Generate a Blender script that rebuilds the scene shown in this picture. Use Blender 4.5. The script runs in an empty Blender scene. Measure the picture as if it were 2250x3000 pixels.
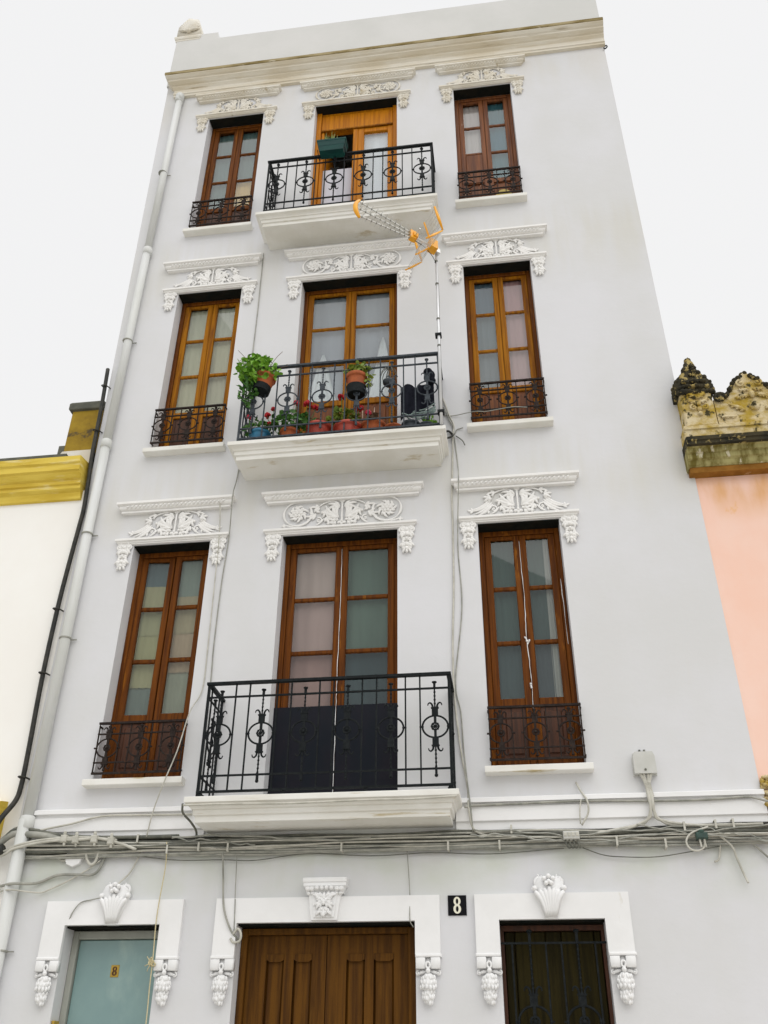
import bpy, math, random
from mathutils import Matrix, Vector
R = math.radians
random.seed(7)
scn = bpy.context.scene
col = scn.collection

# ------------------------------------------------------------------ camera
cam_d = bpy.data.cameras.new('camera')
cam = bpy.data.objects.new('camera', cam_d); col.objects.link(cam)
cam_d.sensor_fit = 'VERTICAL'; cam_d.sensor_height = 36.0; cam_d.lens = 2678.27/3000*36
cam_d.clip_start = 0.05; cam_d.clip_end = 800
_r = Vector((0.99084568, 0.13482817, 0.00679709)); _u = Vector((0.06619805, -0.5291333, 0.84595258)); _f = Vector((-0.11765481, 0.83775851, 0.5332148))
cam.matrix_world = Matrix(((_r.x, _u.x, -_f.x, 0), (_r.y, _u.y, -_f.y, -8.0), (_r.z, _u.z, -_f.z, 1.6), (0, 0, 0, 1)))
scn.camera = cam

# ------------------------------------------------------------------ overcast sky and soft sun
SUN_EL, SUN_AZ = 58, 35          # elevation; degrees to the right of straight in front of the facade
w = bpy.data.worlds.new('World'); scn.world = w; w.use_nodes = True
nt = w.node_tree; nt.nodes.clear()
sky = nt.nodes.new('ShaderNodeTexSky'); sky.sky_type = 'NISHITA'; sky.sun_disc = False
sky.sun_elevation = R(SUN_EL); sky.sun_rotation = R(180 - SUN_AZ); sky.dust_density = 4.0; sky.air_density = 1.0
hs = nt.nodes.new('ShaderNodeHueSaturation'); hs.inputs['Saturation'].default_value = 0.15
mul = nt.nodes.new('ShaderNodeMixRGB'); mul.blend_type = 'MULTIPLY'; mul.inputs[0].default_value = 1; mul.inputs[2].default_value = (0.09, 0.09, 0.09, 1)
mx = nt.nodes.new('ShaderNodeMixRGB'); mx.inputs[0].default_value = 0.93; mx.inputs[2].default_value = (0.905, 0.905, 0.91, 1)   # the white cloud layer
bg = nt.nodes.new('ShaderNodeBackground'); bg.inputs['Strength'].default_value = 1.0
wo = nt.nodes.new('ShaderNodeOutputWorld')
nt.links.new(sky.outputs[0], hs.inputs['Color']); nt.links.new(hs.outputs[0], mul.inputs[1]); nt.links.new(mul.outputs[0], mx.inputs[1])
nt.links.new(mx.outputs[0], bg.inputs['Color']); nt.links.new(bg.outputs[0], wo.inputs['Surface'])
sd = bpy.data.lights.new('sun', 'SUN'); sd.energy = 1.5; sd.angle = R(75); sd.color = (1.0, 0.98, 0.95)
so = bpy.data.objects.new('sun', sd); col.objects.link(so)
_d = Vector((math.sin(R(SUN_AZ))*math.cos(R(SUN_EL)), -math.cos(R(SUN_AZ))*math.cos(R(SUN_EL)), math.sin(R(SUN_EL))))
so.rotation_euler = _d.to_track_quat('Z', 'Y').to_euler(); so.location = _d*40
scn.view_settings.view_transform = 'Standard'; scn.view_settings.look = 'None'
scn.view_settings.exposure = 0.06; scn.view_settings.gamma = 1.0; scn.view_settings.use_curve_mapping = False
scn.render.engine = 'CYCLES'; scn.cycles.max_bounces = 8; scn.cycles.transparent_max_bounces = 16

# ------------------------------------------------------------------ materials
MATS = {}
def _n(nt, t, **kw):
    n = nt.nodes.new(t)
    for k, v in kw.items(): setattr(n, k, v)
    return n
def mat(name, c1, c2=None, c3=None, scale=(3, 3, 3), rough=0.7, bump=0.0, bscale=40, metal=0.0, spec=0.4, lo=.35, hi=.65, s3=(8, 8, 8), t3=.62, w3=.08, rnd=0.0, detail=6, coat=0.0):
    """procedural: c1/c2 mottled by a stretched noise, c3 sharp-edged stains from a second noise, fine bump"""
    m = bpy.data.materials.new(name); m.use_nodes = True; MATS[name] = m
    nt = m.node_tree; b = nt.nodes['Principled BSDF']; L = nt.links.new
    b.inputs['Roughness'].default_value = rough; b.inputs['Metallic'].default_value = metal
    b.inputs['Specular IOR Level'].default_value = spec
    if coat: b.inputs['Coat Weight'].default_value = coat
    tc = _n(nt, 'ShaderNodeTexCoord'); src = tc.outputs['Object']
    if rnd:
        oi = _n(nt, 'ShaderNodeObjectInfo'); ad = _n(nt, 'ShaderNodeVectorMath', operation='ADD'); sc = _n(nt, 'ShaderNodeVectorMath', operation='SCALE')
        cb = _n(nt, 'ShaderNodeCombineXYZ')
        for i in range(3): L(oi.outputs['Random'], cb.inputs[i])
        L(cb.outputs[0], sc.inputs[0]); sc.inputs['Scale'].default_value = rnd
        L(src, ad.inputs[0]); L(sc.outputs[0], ad.inputs[1]); src = ad.outputs[0]
    def noise(s, d=detail):
        mp = _n(nt, 'ShaderNodeMapping'); mp.inputs['Scale'].default_value = s; L(src, mp.inputs['Vector'])
        n = _n(nt, 'ShaderNodeTexNoise'); n.inputs['Scale'].default_value = 1; n.inputs['Detail'].default_value = d; n.inputs['Roughness'].default_value = .6
        L(mp.outputs[0], n.inputs['Vector']); return n.outputs['Fac']
    def ramp(fac, a, b_):
        r = _n(nt, 'ShaderNodeMapRange', interpolation_type='SMOOTHSTEP'); r.inputs['From Min'].default_value = a; r.inputs['From Max'].default_value = b_
        L(fac, r.inputs['Value']); return r.outputs[0]
    out = None
    if c2:
        x = _n(nt, 'ShaderNodeMixRGB'); x.inputs[1].default_value = (*c1, 1); x.inputs[2].default_value = (*c2, 1)
        L(ramp(noise(scale), lo, hi), x.inputs[0]); out = x.outputs[0]
        if c3:
            y = _n(nt, 'ShaderNodeMixRGB'); L(out, y.inputs[1]); y.inputs[2].default_value = (*c3, 1)
            L(ramp(noise(s3), t3, t3+w3), y.inputs[0]); out = y.outputs[0]
        L(out, b.inputs['Base Color'])
    else: b.inputs['Base Color'].default_value = (*c1, 1)
    if bump:
        bp = _n(nt, 'ShaderNodeBump'); bp.inputs['Strength'].default_value = bump; bp.inputs['Distance'].default_value = .02
        L(noise((bscale,)*3 if not isinstance(bscale, tuple) else bscale, 5), bp.inputs['Height']); L(bp.outputs[0], b.inputs['Normal'])
    m['out'] = 1
    return m
def zstain(m, z0, z1, color, ns, amt):
    """algae / rain stains that sit in one band of height on a wall"""
    nt = m.node_tree; b = nt.nodes['Principled BSDF']; L = nt.links.new
    prev = b.inputs['Base Color'].links[0].from_socket
    tc = _n(nt, 'ShaderNodeTexCoord'); sp = _n(nt, 'ShaderNodeSeparateXYZ'); L(tc.outputs['Object'], sp.inputs[0])
    zc, h = (z0+z1)/2, (z1-z0)/2
    a = _n(nt, 'ShaderNodeMath', operation='SUBTRACT'); L(sp.outputs[2], a.inputs[0]); a.inputs[1].default_value = zc
    ab = _n(nt, 'ShaderNodeMath', operation='ABSOLUTE'); L(a.outputs[0], ab.inputs[0])
    mr = _n(nt, 'ShaderNodeMapRange', interpolation_type='SMOOTHSTEP'); mr.inputs['From Min'].default_value = h; mr.inputs['From Max'].default_value = 0; L(ab.outputs[0], mr.inputs['Value'])
    mp = _n(nt, 'ShaderNodeMapping'); mp.inputs['Scale'].default_value = ns; L(tc.outputs['Object'], mp.inputs['Vector'])
    no = _n(nt, 'ShaderNodeTexNoise'); no.inputs['Scale'].default_value = 1; no.inputs['Detail'].default_value = 5; L(mp.outputs[0], no.inputs['Vector'])
    nr = _n(nt, 'ShaderNodeMapRange', interpolation_type='SMOOTHSTEP'); nr.inputs['From Min'].default_value = .35; nr.inputs['From Max'].default_value = .7; nr.inputs['To Max'].default_value = amt; L(no.outputs['Fac'], nr.inputs['Value'])
    mu = _n(nt, 'ShaderNodeMath', operation='MULTIPLY'); L(mr.outputs[0], mu.inputs[0]); L(nr.outputs[0], mu.inputs[1])
    x = _n(nt, 'ShaderNodeMixRGB'); L(mu.outputs[0], x.inputs[0]); L(prev, x.inputs[1]); x.inputs[2].default_value = (*color, 1); L(x.outputs[0], b.inputs['Base Color'])

W_ = mat('white_plaster', (.700, .702, .724), (.662, .664, .664), (.635, .625, .585), scale=(.7, .7, .5), s3=(5, 5, .35), t3=.64, w3=.25, rough=.85, bump=.22, bscale=(2.6, 2.6, 3.4), spec=.2)
for _z in (3.96, 7.70, 11.33): zstain(W_, _z-1.15, _z+.1, (.60, .585, .52), (8, 8, .45), .30)
zstain(W_, 2.75, 3.75, (.56, .60, .50), (1.6, 1.6, 2.5), .75)
zstain(W_, 13.3, 15.2, (.62, .58, .50), (3, 3, .6), .35)
zstain(W_, 9.6, 11.3, (.62, .60, .52), (3, 3, .5), .45)
zstain(W_, 6.3, 7.4, (.62, .60, .52), (3, 3, .5), .4)
mat('parapet_plaster', (.68, .675, .66), (.63, .63, .61), scale=(.8, .8, .8), rough=.9, bump=.08, bscale=(6, 6, 6), spec=.2)
mat('stucco', (.87, .86, .84), (.82, .81, .79), (.66, .62, .52), scale=(6, 6, 6), s3=(9, 9, 5), t3=.66, w3=.14, rough=.75, bump=.12, bscale=30, spec=.25, rnd=20)
mat('stucco_aged', (.77, .74, .67), (.68, .63, .53), (.42, .34, .20), scale=(4, 4, 4), s3=(7, 7, 4), t3=.60, w3=.18, rough=.85, bump=.15, bscale=30, spec=.2, rnd=20)
mat('slab_paint', (.82, .81, .77), (.74, .725, .665), (.46, .37, .20), scale=(2, 2, 4), s3=(2.2, 5, 26), t3=.60, w3=.16, rough=.8, bump=.08, bscale=25, spec=.25, rnd=20)
mat('cornice_stone', (.64, .57, .44), (.74, .70, .61), (.24, .17, .07), scale=(1.2, 3, 9), s3=(1.2, 6, 22), t3=.62, w3=.2, rough=.9, bump=.15, bscale=25, spec=.2)
mat('cornice_lip', (.20, .15, .055), (.40, .33, .19), (.62, .56, .44), scale=(2.5, 4, 9), s3=(4, 4, 14), t3=.60, w3=.12, rough=.95, bump=.3, bscale=30, spec=.1)
mat('gloss_white', (.86, .86, .86), (.81, .81, .805), (.60, .57, .48), scale=(2, 2, 2), s3=(7, 7, 2), t3=.70, w3=.1, rough=.55, bump=.06, bscale=18, spec=.35)
mat('wood_brown', (.165, .050, .005), (.080, .023, .004), (.26, .090, .008), scale=(40, 40, 1.6), s3=(14, 14, 2.2), t3=.60, w3=.10, rough=.55, bump=.15, bscale=(60, 60, 3), spec=.10, rnd=12)
mat('wood_amber', (.37, .145, .005), (.20, .068, .004), (.13, .042, .010), scale=(36, 36, 1.5), s3=(7, 7, 1.1), t3=.54, w3=.16, rough=.6, bump=.2, bscale=(60, 60, 3), spec=.10, rnd=12)
mat('wood_orange', (.56, .205, .004), (.38, .125, .004), scale=(30, 30, 1.2), rough=.5, bump=.08, bscale=(60, 60, 3), spec=.12, rnd=12)
mat('wood_red', (.21, .068, .016), (.105, .032, .010), (.62, .46, .34), scale=(30, 30, 1.4), s3=(30, 30, 1.6), t3=.66, w3=.03, rough=.6, bump=.3, bscale=(60, 60, 4), spec=.3, rnd=12)
mat('wood_dark', (.095, .036, .018), (.055, .024, .014), scale=(30, 30, 1.4), rough=.6, bump=.2, bscale=(60, 60, 3), spec=.3, rnd=12)
mat('wood_door', (.125, .052, .007), (.062, .025, .005), (.17, .076, .010), scale=(26, 26, 1.2), s3=(9, 9, 1), t3=.6, w3=.2, rough=.6, bump=.12, bscale=(50, 50, 3), spec=.10, rnd=12)
mat('wood_shutter', (.034, .027, .008), (.018, .015, .006), scale=(26, 26, 1.2), rough=.7, bump=.12, bscale=(50, 50, 3), spec=.06, rnd=12)
mat('navy_paint', (.008, .011, .017), (.013, .012, .018), (.03, .02, .02), scale=(4, 4, 2), s3=(30, 30, 8), t3=.74, w3=.03, rough=.5, spec=.12)
mat('soffit_black', (.010, .012, .011), (.018, .016, .012), scale=(8, 8, 8), rough=.9, spec=.03)
mat('iron_black', (.007, .009, .010), (.014, .017, .018), scale=(30, 30, 30), rough=.6, bump=.2, bscale=120, spec=.12, rnd=9)
mat('iron_black_lit', (.030, .037, .045), (.055, .066, .078), scale=(30, 30, 30), rough=.6, bump=.2, bscale=120, spec=.2, rnd=9)  # same iron, with the light on the middle balcony put into its colour
mat('iron_brown', (.020, .014, .012), (.035, .026, .022), (.07, .032, .016), scale=(30, 30, 30), s3=(25, 25, 25), t3=.6, w3=.1, rough=.7, bump=.3, bscale=120, spec=.12, rnd=9)
mat('pipe_grey', (.66, .67, .66), (.60, .61, .58), (.48, .49, .42), scale=(6, 6, 1), s3=(9, 9, .8), t3=.62, w3=.2, rough=.5, bump=.03, bscale=20, spec=.4)
mat('cable_grey', (.24, .245, .215), (.38, .375, .33), scale=(9, 9, 9), rough=.6, spec=.35, rnd=30)
mat('cable_white', (.58, .565, .50), (.44, .43, .37), scale=(9, 9, 9), rough=.55, spec=.35, rnd=30)
mat('cable_black', (.02, .022, .020), (.045, .042, .035), scale=(12, 12, 12), rough=.6, spec=.3)
mat('cable_dark', (.10, .105, .09), (.17, .17, .14), scale=(12, 12, 12), rough=.6, spec=.3, rnd=30)
mat('rope', (.66, .58, .36), (.54, .47, .28), scale=(90, 90, 90), rough=.9, spec=.1)
mat('plastic_box', (.60, .60, .57), (.53, .53, .49), scale=(5, 5, 5), rough=.45, spec=.4)
mat('plastic_green', (.05, .10, .08), (.03, .06, .05), scale=(10, 10, 10), rough=.5)
mat('planter_green', (.004, .055, .046), (.003, .035, .034), scale=(3, 3, 20), rough=.5, spec=.15)
mat('terracotta', (.42, .105, .028), (.30, .075, .022), (.42, .24, .14), scale=(9, 9, 9), s3=(12, 12, 12), t3=.66, w3=.1, rough=.75, bump=.1, bscale=60, rnd=9)
mat('terracotta_red', (.42, .055, .030), (.30, .042, .025), scale=(9, 9, 9), rough=.5, spec=.4, rnd=9)
mat('pot_blue', (.02, .15, .26), (.015, .11, .20), scale=(9, 9, 9), rough=.4)
mat('pot_dark', (.025, .035, .045), (.04, .05, .06), scale=(9, 9, 9), rough=.5)
mat('black_fabric', (.006, .007, .014), (.012, .013, .022), scale=(9, 9, 9), rough=.85, bump=.2, bscale=40, spec=.15)
mat('net_green', (.30, .38, .35), (.20, .27, .26), scale=(40, 40, 40), rough=.7)
mat('leaf_green', (.12, .30, .018), (.20, .40, .035), scale=(14, 14, 14), rough=.5, spec=.35)
mat('leaf_dark', (.040, .125, .020), (.075, .19, .028), scale=(14, 14, 14), rough=.5, spec=.35)
mat('leaf_yellow', (.22, .27, .03), (.13, .20, .03), scale=(14, 14, 14), rough=.5, spec=.35)
mat('leaf_dry', (.20, .13, .08), (.12, .07, .04), scale=(14, 14, 14), rough=.8)
mat('petal_red', (.55, .012, .018), (.38, .008, .015), scale=(40, 40, 40), rough=.6)
mat('petal_pink', (.70, .05, .10), (.55, .03, .06), scale=(40, 40, 40), rough=.6)
mat('soil', (.03, .02, .012), (.05, .035, .02), scale=(40, 40, 40), rough=.95)
mat('antenna_orange', (.90, .42, .006), (.84, .36, .005), scale=(10, 10, 10), rough=.35, spec=.5)
mat('aluminium', (.72, .72, .70), (.60, .60, .57), scale=(20, 20, 20), rough=.35, metal=.6)
mat('mast_steel', (.72, .73, .74), (.62, .63, .64), scale=(10, 10, 4), rough=.35, metal=.35)
mat('sign_black', (.006, .006, .008), (.009, .009, .011), scale=(9, 9, 9), rough=.5, spec=.08)
mat('sign_cream', (.78, .76, .62), rough=.5)
mat('sign_gold', (.52, .34, .05), (.42, .27, .04), scale=(9, 9, 9), rough=.4, metal=.3)
mat('door_frame_grey', (.36, .37, .33), (.30, .31, .27), scale=(5, 5, 2), rough=.5)
mat('door_teal', (.23, .35, .335), (.19, .30, .295), (.30, .41, .38), scale=(1.5, 1.5, 1.2), s3=(3, 3, 1.5), t3=.5, w3=.3, rough=.18, spec=.6)
mat('cream_plaster', (.93, .92, .885), (.90, .88, .835), scale=(.6, .6, .5), rough=.9, bump=.05, bscale=8, spec=.15)
mat('yellow_paint', (.74, .56, .10), (.60, .42, .05), (.82, .72, .38), scale=(1.6, 3, 12), s3=(2, 3, 14), t3=.56, w3=.2, rough=.8, bump=.06, bscale=20, spec=.2)
mat('ochre_stone', (.36, .235, .020), (.27, .17, .015), (.09, .065, .03), scale=(5, 5, 5), s3=(5, 5, 5), t3=.6, w3=.1, rough=.9, bump=.25, bscale=18)
mat('slate_cap', (.085, .088, .07), (.13, .13, .10), scale=(6, 6, 6), rough=.9, bump=.3, bscale=20)
P_ = mat('pink_plaster', (.92, .655, .55), (.91, .60, .48), (.88, .55, .34), scale=(1.2, 1.2, .9), s3=(3.2, 3.2, 2.2), t3=.66, w3=.06, rough=.9, bump=.08, bscale=9, spec=.15)
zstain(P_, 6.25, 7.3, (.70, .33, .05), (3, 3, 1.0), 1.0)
mat('mossy_stone', (.66, .56, .36), (.42, .29, .045), (.060, .052, .025), scale=(7, 7, 9), s3=(11, 11, 9), t3=.565, w3=.08, rough=.95, bump=.5, bscale=28, spec=.15)
mat('cornice_bed', (.34, .16, .035), (.22, .10, .02), (.52, .33, .18), scale=(5, 5, 8), s3=(9, 9, 9), t3=.62, w3=.1, rough=.95, bump=.2, bscale=25, spec=.1)
mat('lichen_stone', (.030, .029, .022), (.065, .055, .032), (.40, .31, .12), scale=(9, 9, 9), s3=(12, 12, 12), t3=.575, w3=.06, rough=.95, bump=.6, bscale=30, spec=.12)
mat('striped_stone', (.40, .36, .16), (.15, .12, .03), (.60, .55, .40), scale=(13, 13, 1.5), s3=(15, 15, 4), t3=.60, w3=.08, rough=.95, bump=.35, bscale=25, spec=.12)
mat('street_setts', (.47, .455, .41), (.41, .395, .36), scale=(3, 3, 3), rough=.9, bump=.3, bscale=90)
mat('paving', (.56, .54, .49), (.50, .48, .44), scale=(2, 2, 2), rough=.85, bump=.15, bscale=40)
mat('interior_wall', (.42, .40, .36), (.36, .34, .31), scale=(1, 1, 1), rough=.9)
def glass(name, tint=(1, 1, 1), rough=.015):
    m = bpy.data.materials.new(name); m.use_nodes = True; MATS[name] = m
    nt = m.node_tree; nt.nodes.clear(); L = nt.links.new
    o = _n(nt, 'ShaderNodeOutputMaterial'); x = _n(nt, 'ShaderNodeMixShader'); t = _n(nt, 'ShaderNodeBsdfTransparent'); g = _n(nt, 'ShaderNodeBsdfGlossy')
    t.inputs[0].default_value = (*tint, 1); g.inputs['Roughness'].default_value = rough
    f = _n(nt, 'ShaderNodeFresnel'); f.inputs['IOR'].default_value = 1.52
    tc = _n(nt, 'ShaderNodeTexCoord'); no = _n(nt, 'ShaderNodeTexNoise'); no.inputs['Scale'].default_value = .8; bp = _n(nt, 'ShaderNodeBump'); bp.inputs['Strength'].default_value = .04; bp.inputs['Distance'].default_value = .02
    L(tc.outputs['Object'], no.inputs['Vector']); L(no.outputs['Fac'], bp.inputs['Height']); L(bp.outputs[0], g.inputs['Normal'])
    mu = _n(nt, 'ShaderNodeMath', operation='MULTIPLY'); mu.inputs[1].default_value = 1.3; mu.use_clamp = True
    ge = _n(nt, 'ShaderNodeNewGeometry'); iv = _n(nt, 'ShaderNodeMath', operation='SUBTRACT'); iv.inputs[0].default_value = 1; L(ge.outputs['Backfacing'], iv.inputs[1])
    m2 = _n(nt, 'ShaderNodeMath', operation='MULTIPLY'); L(f.outputs[0], mu.inputs[0]); L(mu.outputs[0], m2.inputs[0]); L(iv.outputs[0], m2.inputs[1]); L(m2.outputs[0], x.inputs[0]); L(t.outputs[0], x.inputs[1]); L(g.outputs[0], x.inputs[2]); L(x.outputs[0], o.inputs['Surface'])
glass('pane_glass', (.96, .98, .97))
CURT = {}
def curtain_mat(c):
    k = tuple(round(v, 3) for v in c)
    if k not in CURT:
        CURT[k] = mat('curtain_%d' % len(CURT), c, tuple(v*.86 for v in c), scale=(5, 5, .8), rough=.95, spec=.05, detail=2).name
    return CURT[k]

# ------------------------------------------------------------------ mesh builder
class MB:
    def __init__(s): s.v = []; s.f = []
    def add(s, vs, fs):
        o = len(s.v); s.v += [tuple(p) for p in vs]; s.f += [tuple(i+o for i in f) for f in fs]; return s
    def box(s, x0, x1, y0, y1, z0, z1):
        return s.add([(x, y, z) for z in (z0, z1) for y in (y0, y1) for x in (x0, x1)], [(0, 2, 3, 1), (4, 5, 7, 6), (0, 1, 5, 4), (2, 6, 7, 3), (0, 4, 6, 2), (1, 3, 7, 5)])
    def bbox(s, x0, x1, y0, y1, z0, z1, b=.006):
        """box with its front (-y) edges chamfered"""
        vs = [(x0, y1, z0), (x1, y1, z0), (x1, y1, z1), (x0, y1, z1), (x0, y0+b, z0), (x1, y0+b, z0), (x1, y0+b, z1), (x0, y0+b, z1), (x0+b, y0, z0+b), (x1-b, y0, z0+b), (x1-b, y0, z1-b), (x0+b, y0, z1-b)]
        fs = [(3, 2, 1, 0), (8, 9, 10, 11)]
        for i in range(4):
            j = (i+1) % 4; fs += [(i, j, 4+j, 4+i), (4+i, 4+j, 8+j, 8+i)]
        return s.add(vs, fs)
    def obox(s, c, ax, ay, az, hx, hy, hz):
        c, ax, ay, az = Vector(c), Vector(ax).normalized(), Vector(ay).normalized(), Vector(az).normalized()
        vs = [c+ax*hx*i+ay*hy*j+az*hz*k for k in (-1, 1) for j in (-1, 1) for i in (-1, 1)]
        return s.add(vs, [(0, 2, 3, 1), (4, 5, 7, 6), (0, 1, 5, 4), (2, 6, 7, 3), (0, 4, 6, 2), (1, 3, 7, 5)])
    def tube(s, pts, r, n=8, flat=1.0, up=(0, 1, 0), closed=False):
        """swept tube; r a number or list; flat squashes the section along 'up'"""
        pts = [Vector(p) for p in pts]; m = len(pts); rs = r if isinstance(r, (list, tuple)) else [r]*m; up = Vector(up); vs = []
        for i, p in enumerate(pts):
            a = pts[(i-1) % m] if (i or closed) else p; b = pts[(i+1) % m] if (i < m-1 or closed) else p
            t = (b-a).normalized(); q = up if abs(t.dot(up)) < .95 else Vector((1, 0, 0))
            s1 = t.cross(q).normalized(); s2 = s1.cross(t).normalized()
            for k in range(n):
                an = 2*math.pi*k/n; vs.append(p+s1*math.cos(an)*rs[i]+s2*math.sin(an)*rs[i]*flat)
        fs = []
        for i in range(m if closed else m-1):
            j = (i+1) % m
            for k in range(n): fs.append((i*n+k, i*n+(k+1) % n, j*n+(k+1) % n, j*n+k))
        if not closed: fs += [tuple(range(n-1, -1, -1)), tuple((m-1)*n+k for k in range(n))]
        return s.add(vs, fs)
    def ball(s, c, rx, ry=None, rz=None, nu=8, nv=5, rot=0.0):
        ry = rx if ry is None else ry; rz = rx if rz is None else rz; ca, sa = math.cos(rot), math.sin(rot); vs = []
        def pt(x, y, z): return (c[0]+x*ca-z*sa, c[1]+y, c[2]+x*sa+z*ca)
        vs.append(pt(0, 0, rz))
        for i in range(1, nv):
            th = math.pi*i/nv
            for k in range(nu):
                ph = 2*math.pi*k/nu; vs.append(pt(rx*math.sin(th)*math.cos(ph), ry*math.sin(th)*math.sin(ph), rz*math.cos(th)))
        vs.append(pt(0, 0, -rz)); fs = []; e = len(vs)-1
        for k in range(nu):
            k2 = (k+1) % nu; fs.append((0, 1+k, 1+k2)); fs.append((e, e-nu+k2, e-nu+k))
            for i in range(nv-2): a = 1+i*nu; fs.append((a+k, a+nu+k, a+nu+k2, a+k2))
        return s.add(vs, fs)
    def lathe(s, prof, c=(0, 0, 0), n=16, axis='z'):
        vs = []; m = len(prof)
        for r_, h in prof:
            for k in range(n):
                a = 2*math.pi*k/n; x, y = r_*math.cos(a), r_*math.sin(a)
                vs.append((c[0]+x, c[1]+y, c[2]+h) if axis == 'z' else (c[0]+x, c[1]+h, c[2]+y))
        fs = [(i*n+k, i*n+(k+1) % n, (i+1)*n+(k+1) % n, (i+1)*n+k) for i in range(m-1) for k in range(n)]
        fs += [tuple(range(n-1, -1, -1)), tuple((m-1)*n+k for k in range(n))]
        return s.add(vs, fs)
    def prism(s, poly, y0, y1, b=0.0):
        """polygon in xz (counter-clockwise seen from -y) between y0 (front) and y1"""
        n = len(poly); vs = [(x, y0, z) for x, z in poly]+[(x, y1, z) for x, z in poly]
        return s.add(vs, [tuple(range(n)), tuple(range(2*n-1, n-1, -1))]+[(i, n+i, n+(i+1) % n, (i+1) % n) for i in range(n)])
    def mould(s, x0, x1, prof, rl=1, rr=1, d0=0.0, yback=.01):
        """moulding along x: prof = [(projection, z)...] bottom to top; ends returned by (d-d0) when rl / rr"""
        vs = []
        for d, z in prof:
            a, b = x0-(d-d0)*rl, x1+(d-d0)*rr; vs += [(a, yback, z), (a, -d, z), (b, -d, z), (b, yback, z)]
        fs = []; m = len(prof)
        for i in range(m-1):
            o = i*4; fs += [(o+k, o+k+1, o+k+5, o+k+4) for k in range(3)]+[(o+3, o, o+4, o+7)]
        fs += [(3, 2, 1, 0), tuple(m*4-4+k for k in range(4))]
        return s.add(vs, fs)
    def ring(s, c, rx, rz, r, n=24, k=6, flat=1.0): return s.tube([(c[0]+rx*math.cos(2*math.pi*i/n), c[1], c[2]+rz*math.sin(2*math.pi*i/n)) for i in range(n)], r, k, flat, closed=True)
    def mirror(s):
        """adds the mirror image in x"""
        o = len(s.v); s.v += [(-x, y, z) for x, y, z in s.v]; s.f += [tuple(i+o for i in reversed(f)) for f in s.f]; return s
    def mesh(s, name, m, smooth=False):
        me = bpy.data.meshes.new(name); me.from_pydata(s.v, [], s.f); me.materials.append(MATS[m])
        if smooth: me.polygons.foreach_set('use_smooth', [True]*len(me.polygons))
        me.update(); return me
def link(name, me, parent=None, loc=(0, 0, 0), rot=(0, 0, 0), sc=None):
    o = bpy.data.objects.new(name, me); col.objects.link(o); o.location = loc; o.rotation_euler = rot
    if sc: o.scale = sc
    if parent: o.parent = parent
    return o
def obj(name, mb, m, parent=None, smooth=False, loc=(0, 0, 0), rot=(0, 0, 0)): return link(name, mb.mesh(name, m, smooth), parent, loc, rot)
def tag(o, label, cat, group=None, kind=None):
    o['label'] = label; o['category'] = cat
    if group: o['group'] = group
    if kind: o['kind'] = kind
    return o
def empty(name, loc=(0, 0, 0)):
    o = bpy.data.objects.new(name, None); col.objects.link(o); o.location = loc; o.empty_display_size = .2; return o
def bez(p0, p1, p2, n=8):
    p0, p1, p2 = Vector(p0), Vector(p1), Vector(p2)
    return [p0*(1-t)**2+p1*2*t*(1-t)+p2*t*t for t in [i/n for i in range(n+1)]]
def spline(pts, n=6):
    """Catmull-Rom through the points"""
    P = [Vector(p) for p in pts]; P = [P[0]*2-P[1]]+P+[P[-1]*2-P[-2]]; out = []
    for i in range(1, len(P)-2):
        for k in range(n):
            t = k/n; a, b, c, d = P[i-1], P[i], P[i+1], P[i+2]
            out.append(.5*((2*b)+(c-a)*t+(2*a-5*b+4*c-d)*t*t+(3*b-a-3*c+d)*t**3))
    return out+[P[-2]]

# ------------------------------------------------------------------ ground
g = obj('street', MB().add([(-120, -150, 0), (120, -150, 0), (120, 120, 0), (-120, 120, 0)], [(0, 1, 2, 3)]), 'street_setts'); g['kind'] = 'structure'
pv = obj('pavement', MB().box(-30, 30, -2.2, .2, 0.004, .13), 'paving'); pv['kind'] = 'structure'
pv2 = obj('pavement', MB().box(-30, 30, -12.5, -7.0, 0.004, .13), 'paving'); pv2['kind'] = 'structure'
kb = obj('kerb', MB().box(-30, 30, -2.36, -2.203, .004, .145), 'slab_paint'); kb['kind'] = 'structure'
kb2 = obj('kerb', MB().box(-30, 30, -6.997, -6.84, .004, .145), 'slab_paint'); kb2['kind'] = 'structure'

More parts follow.
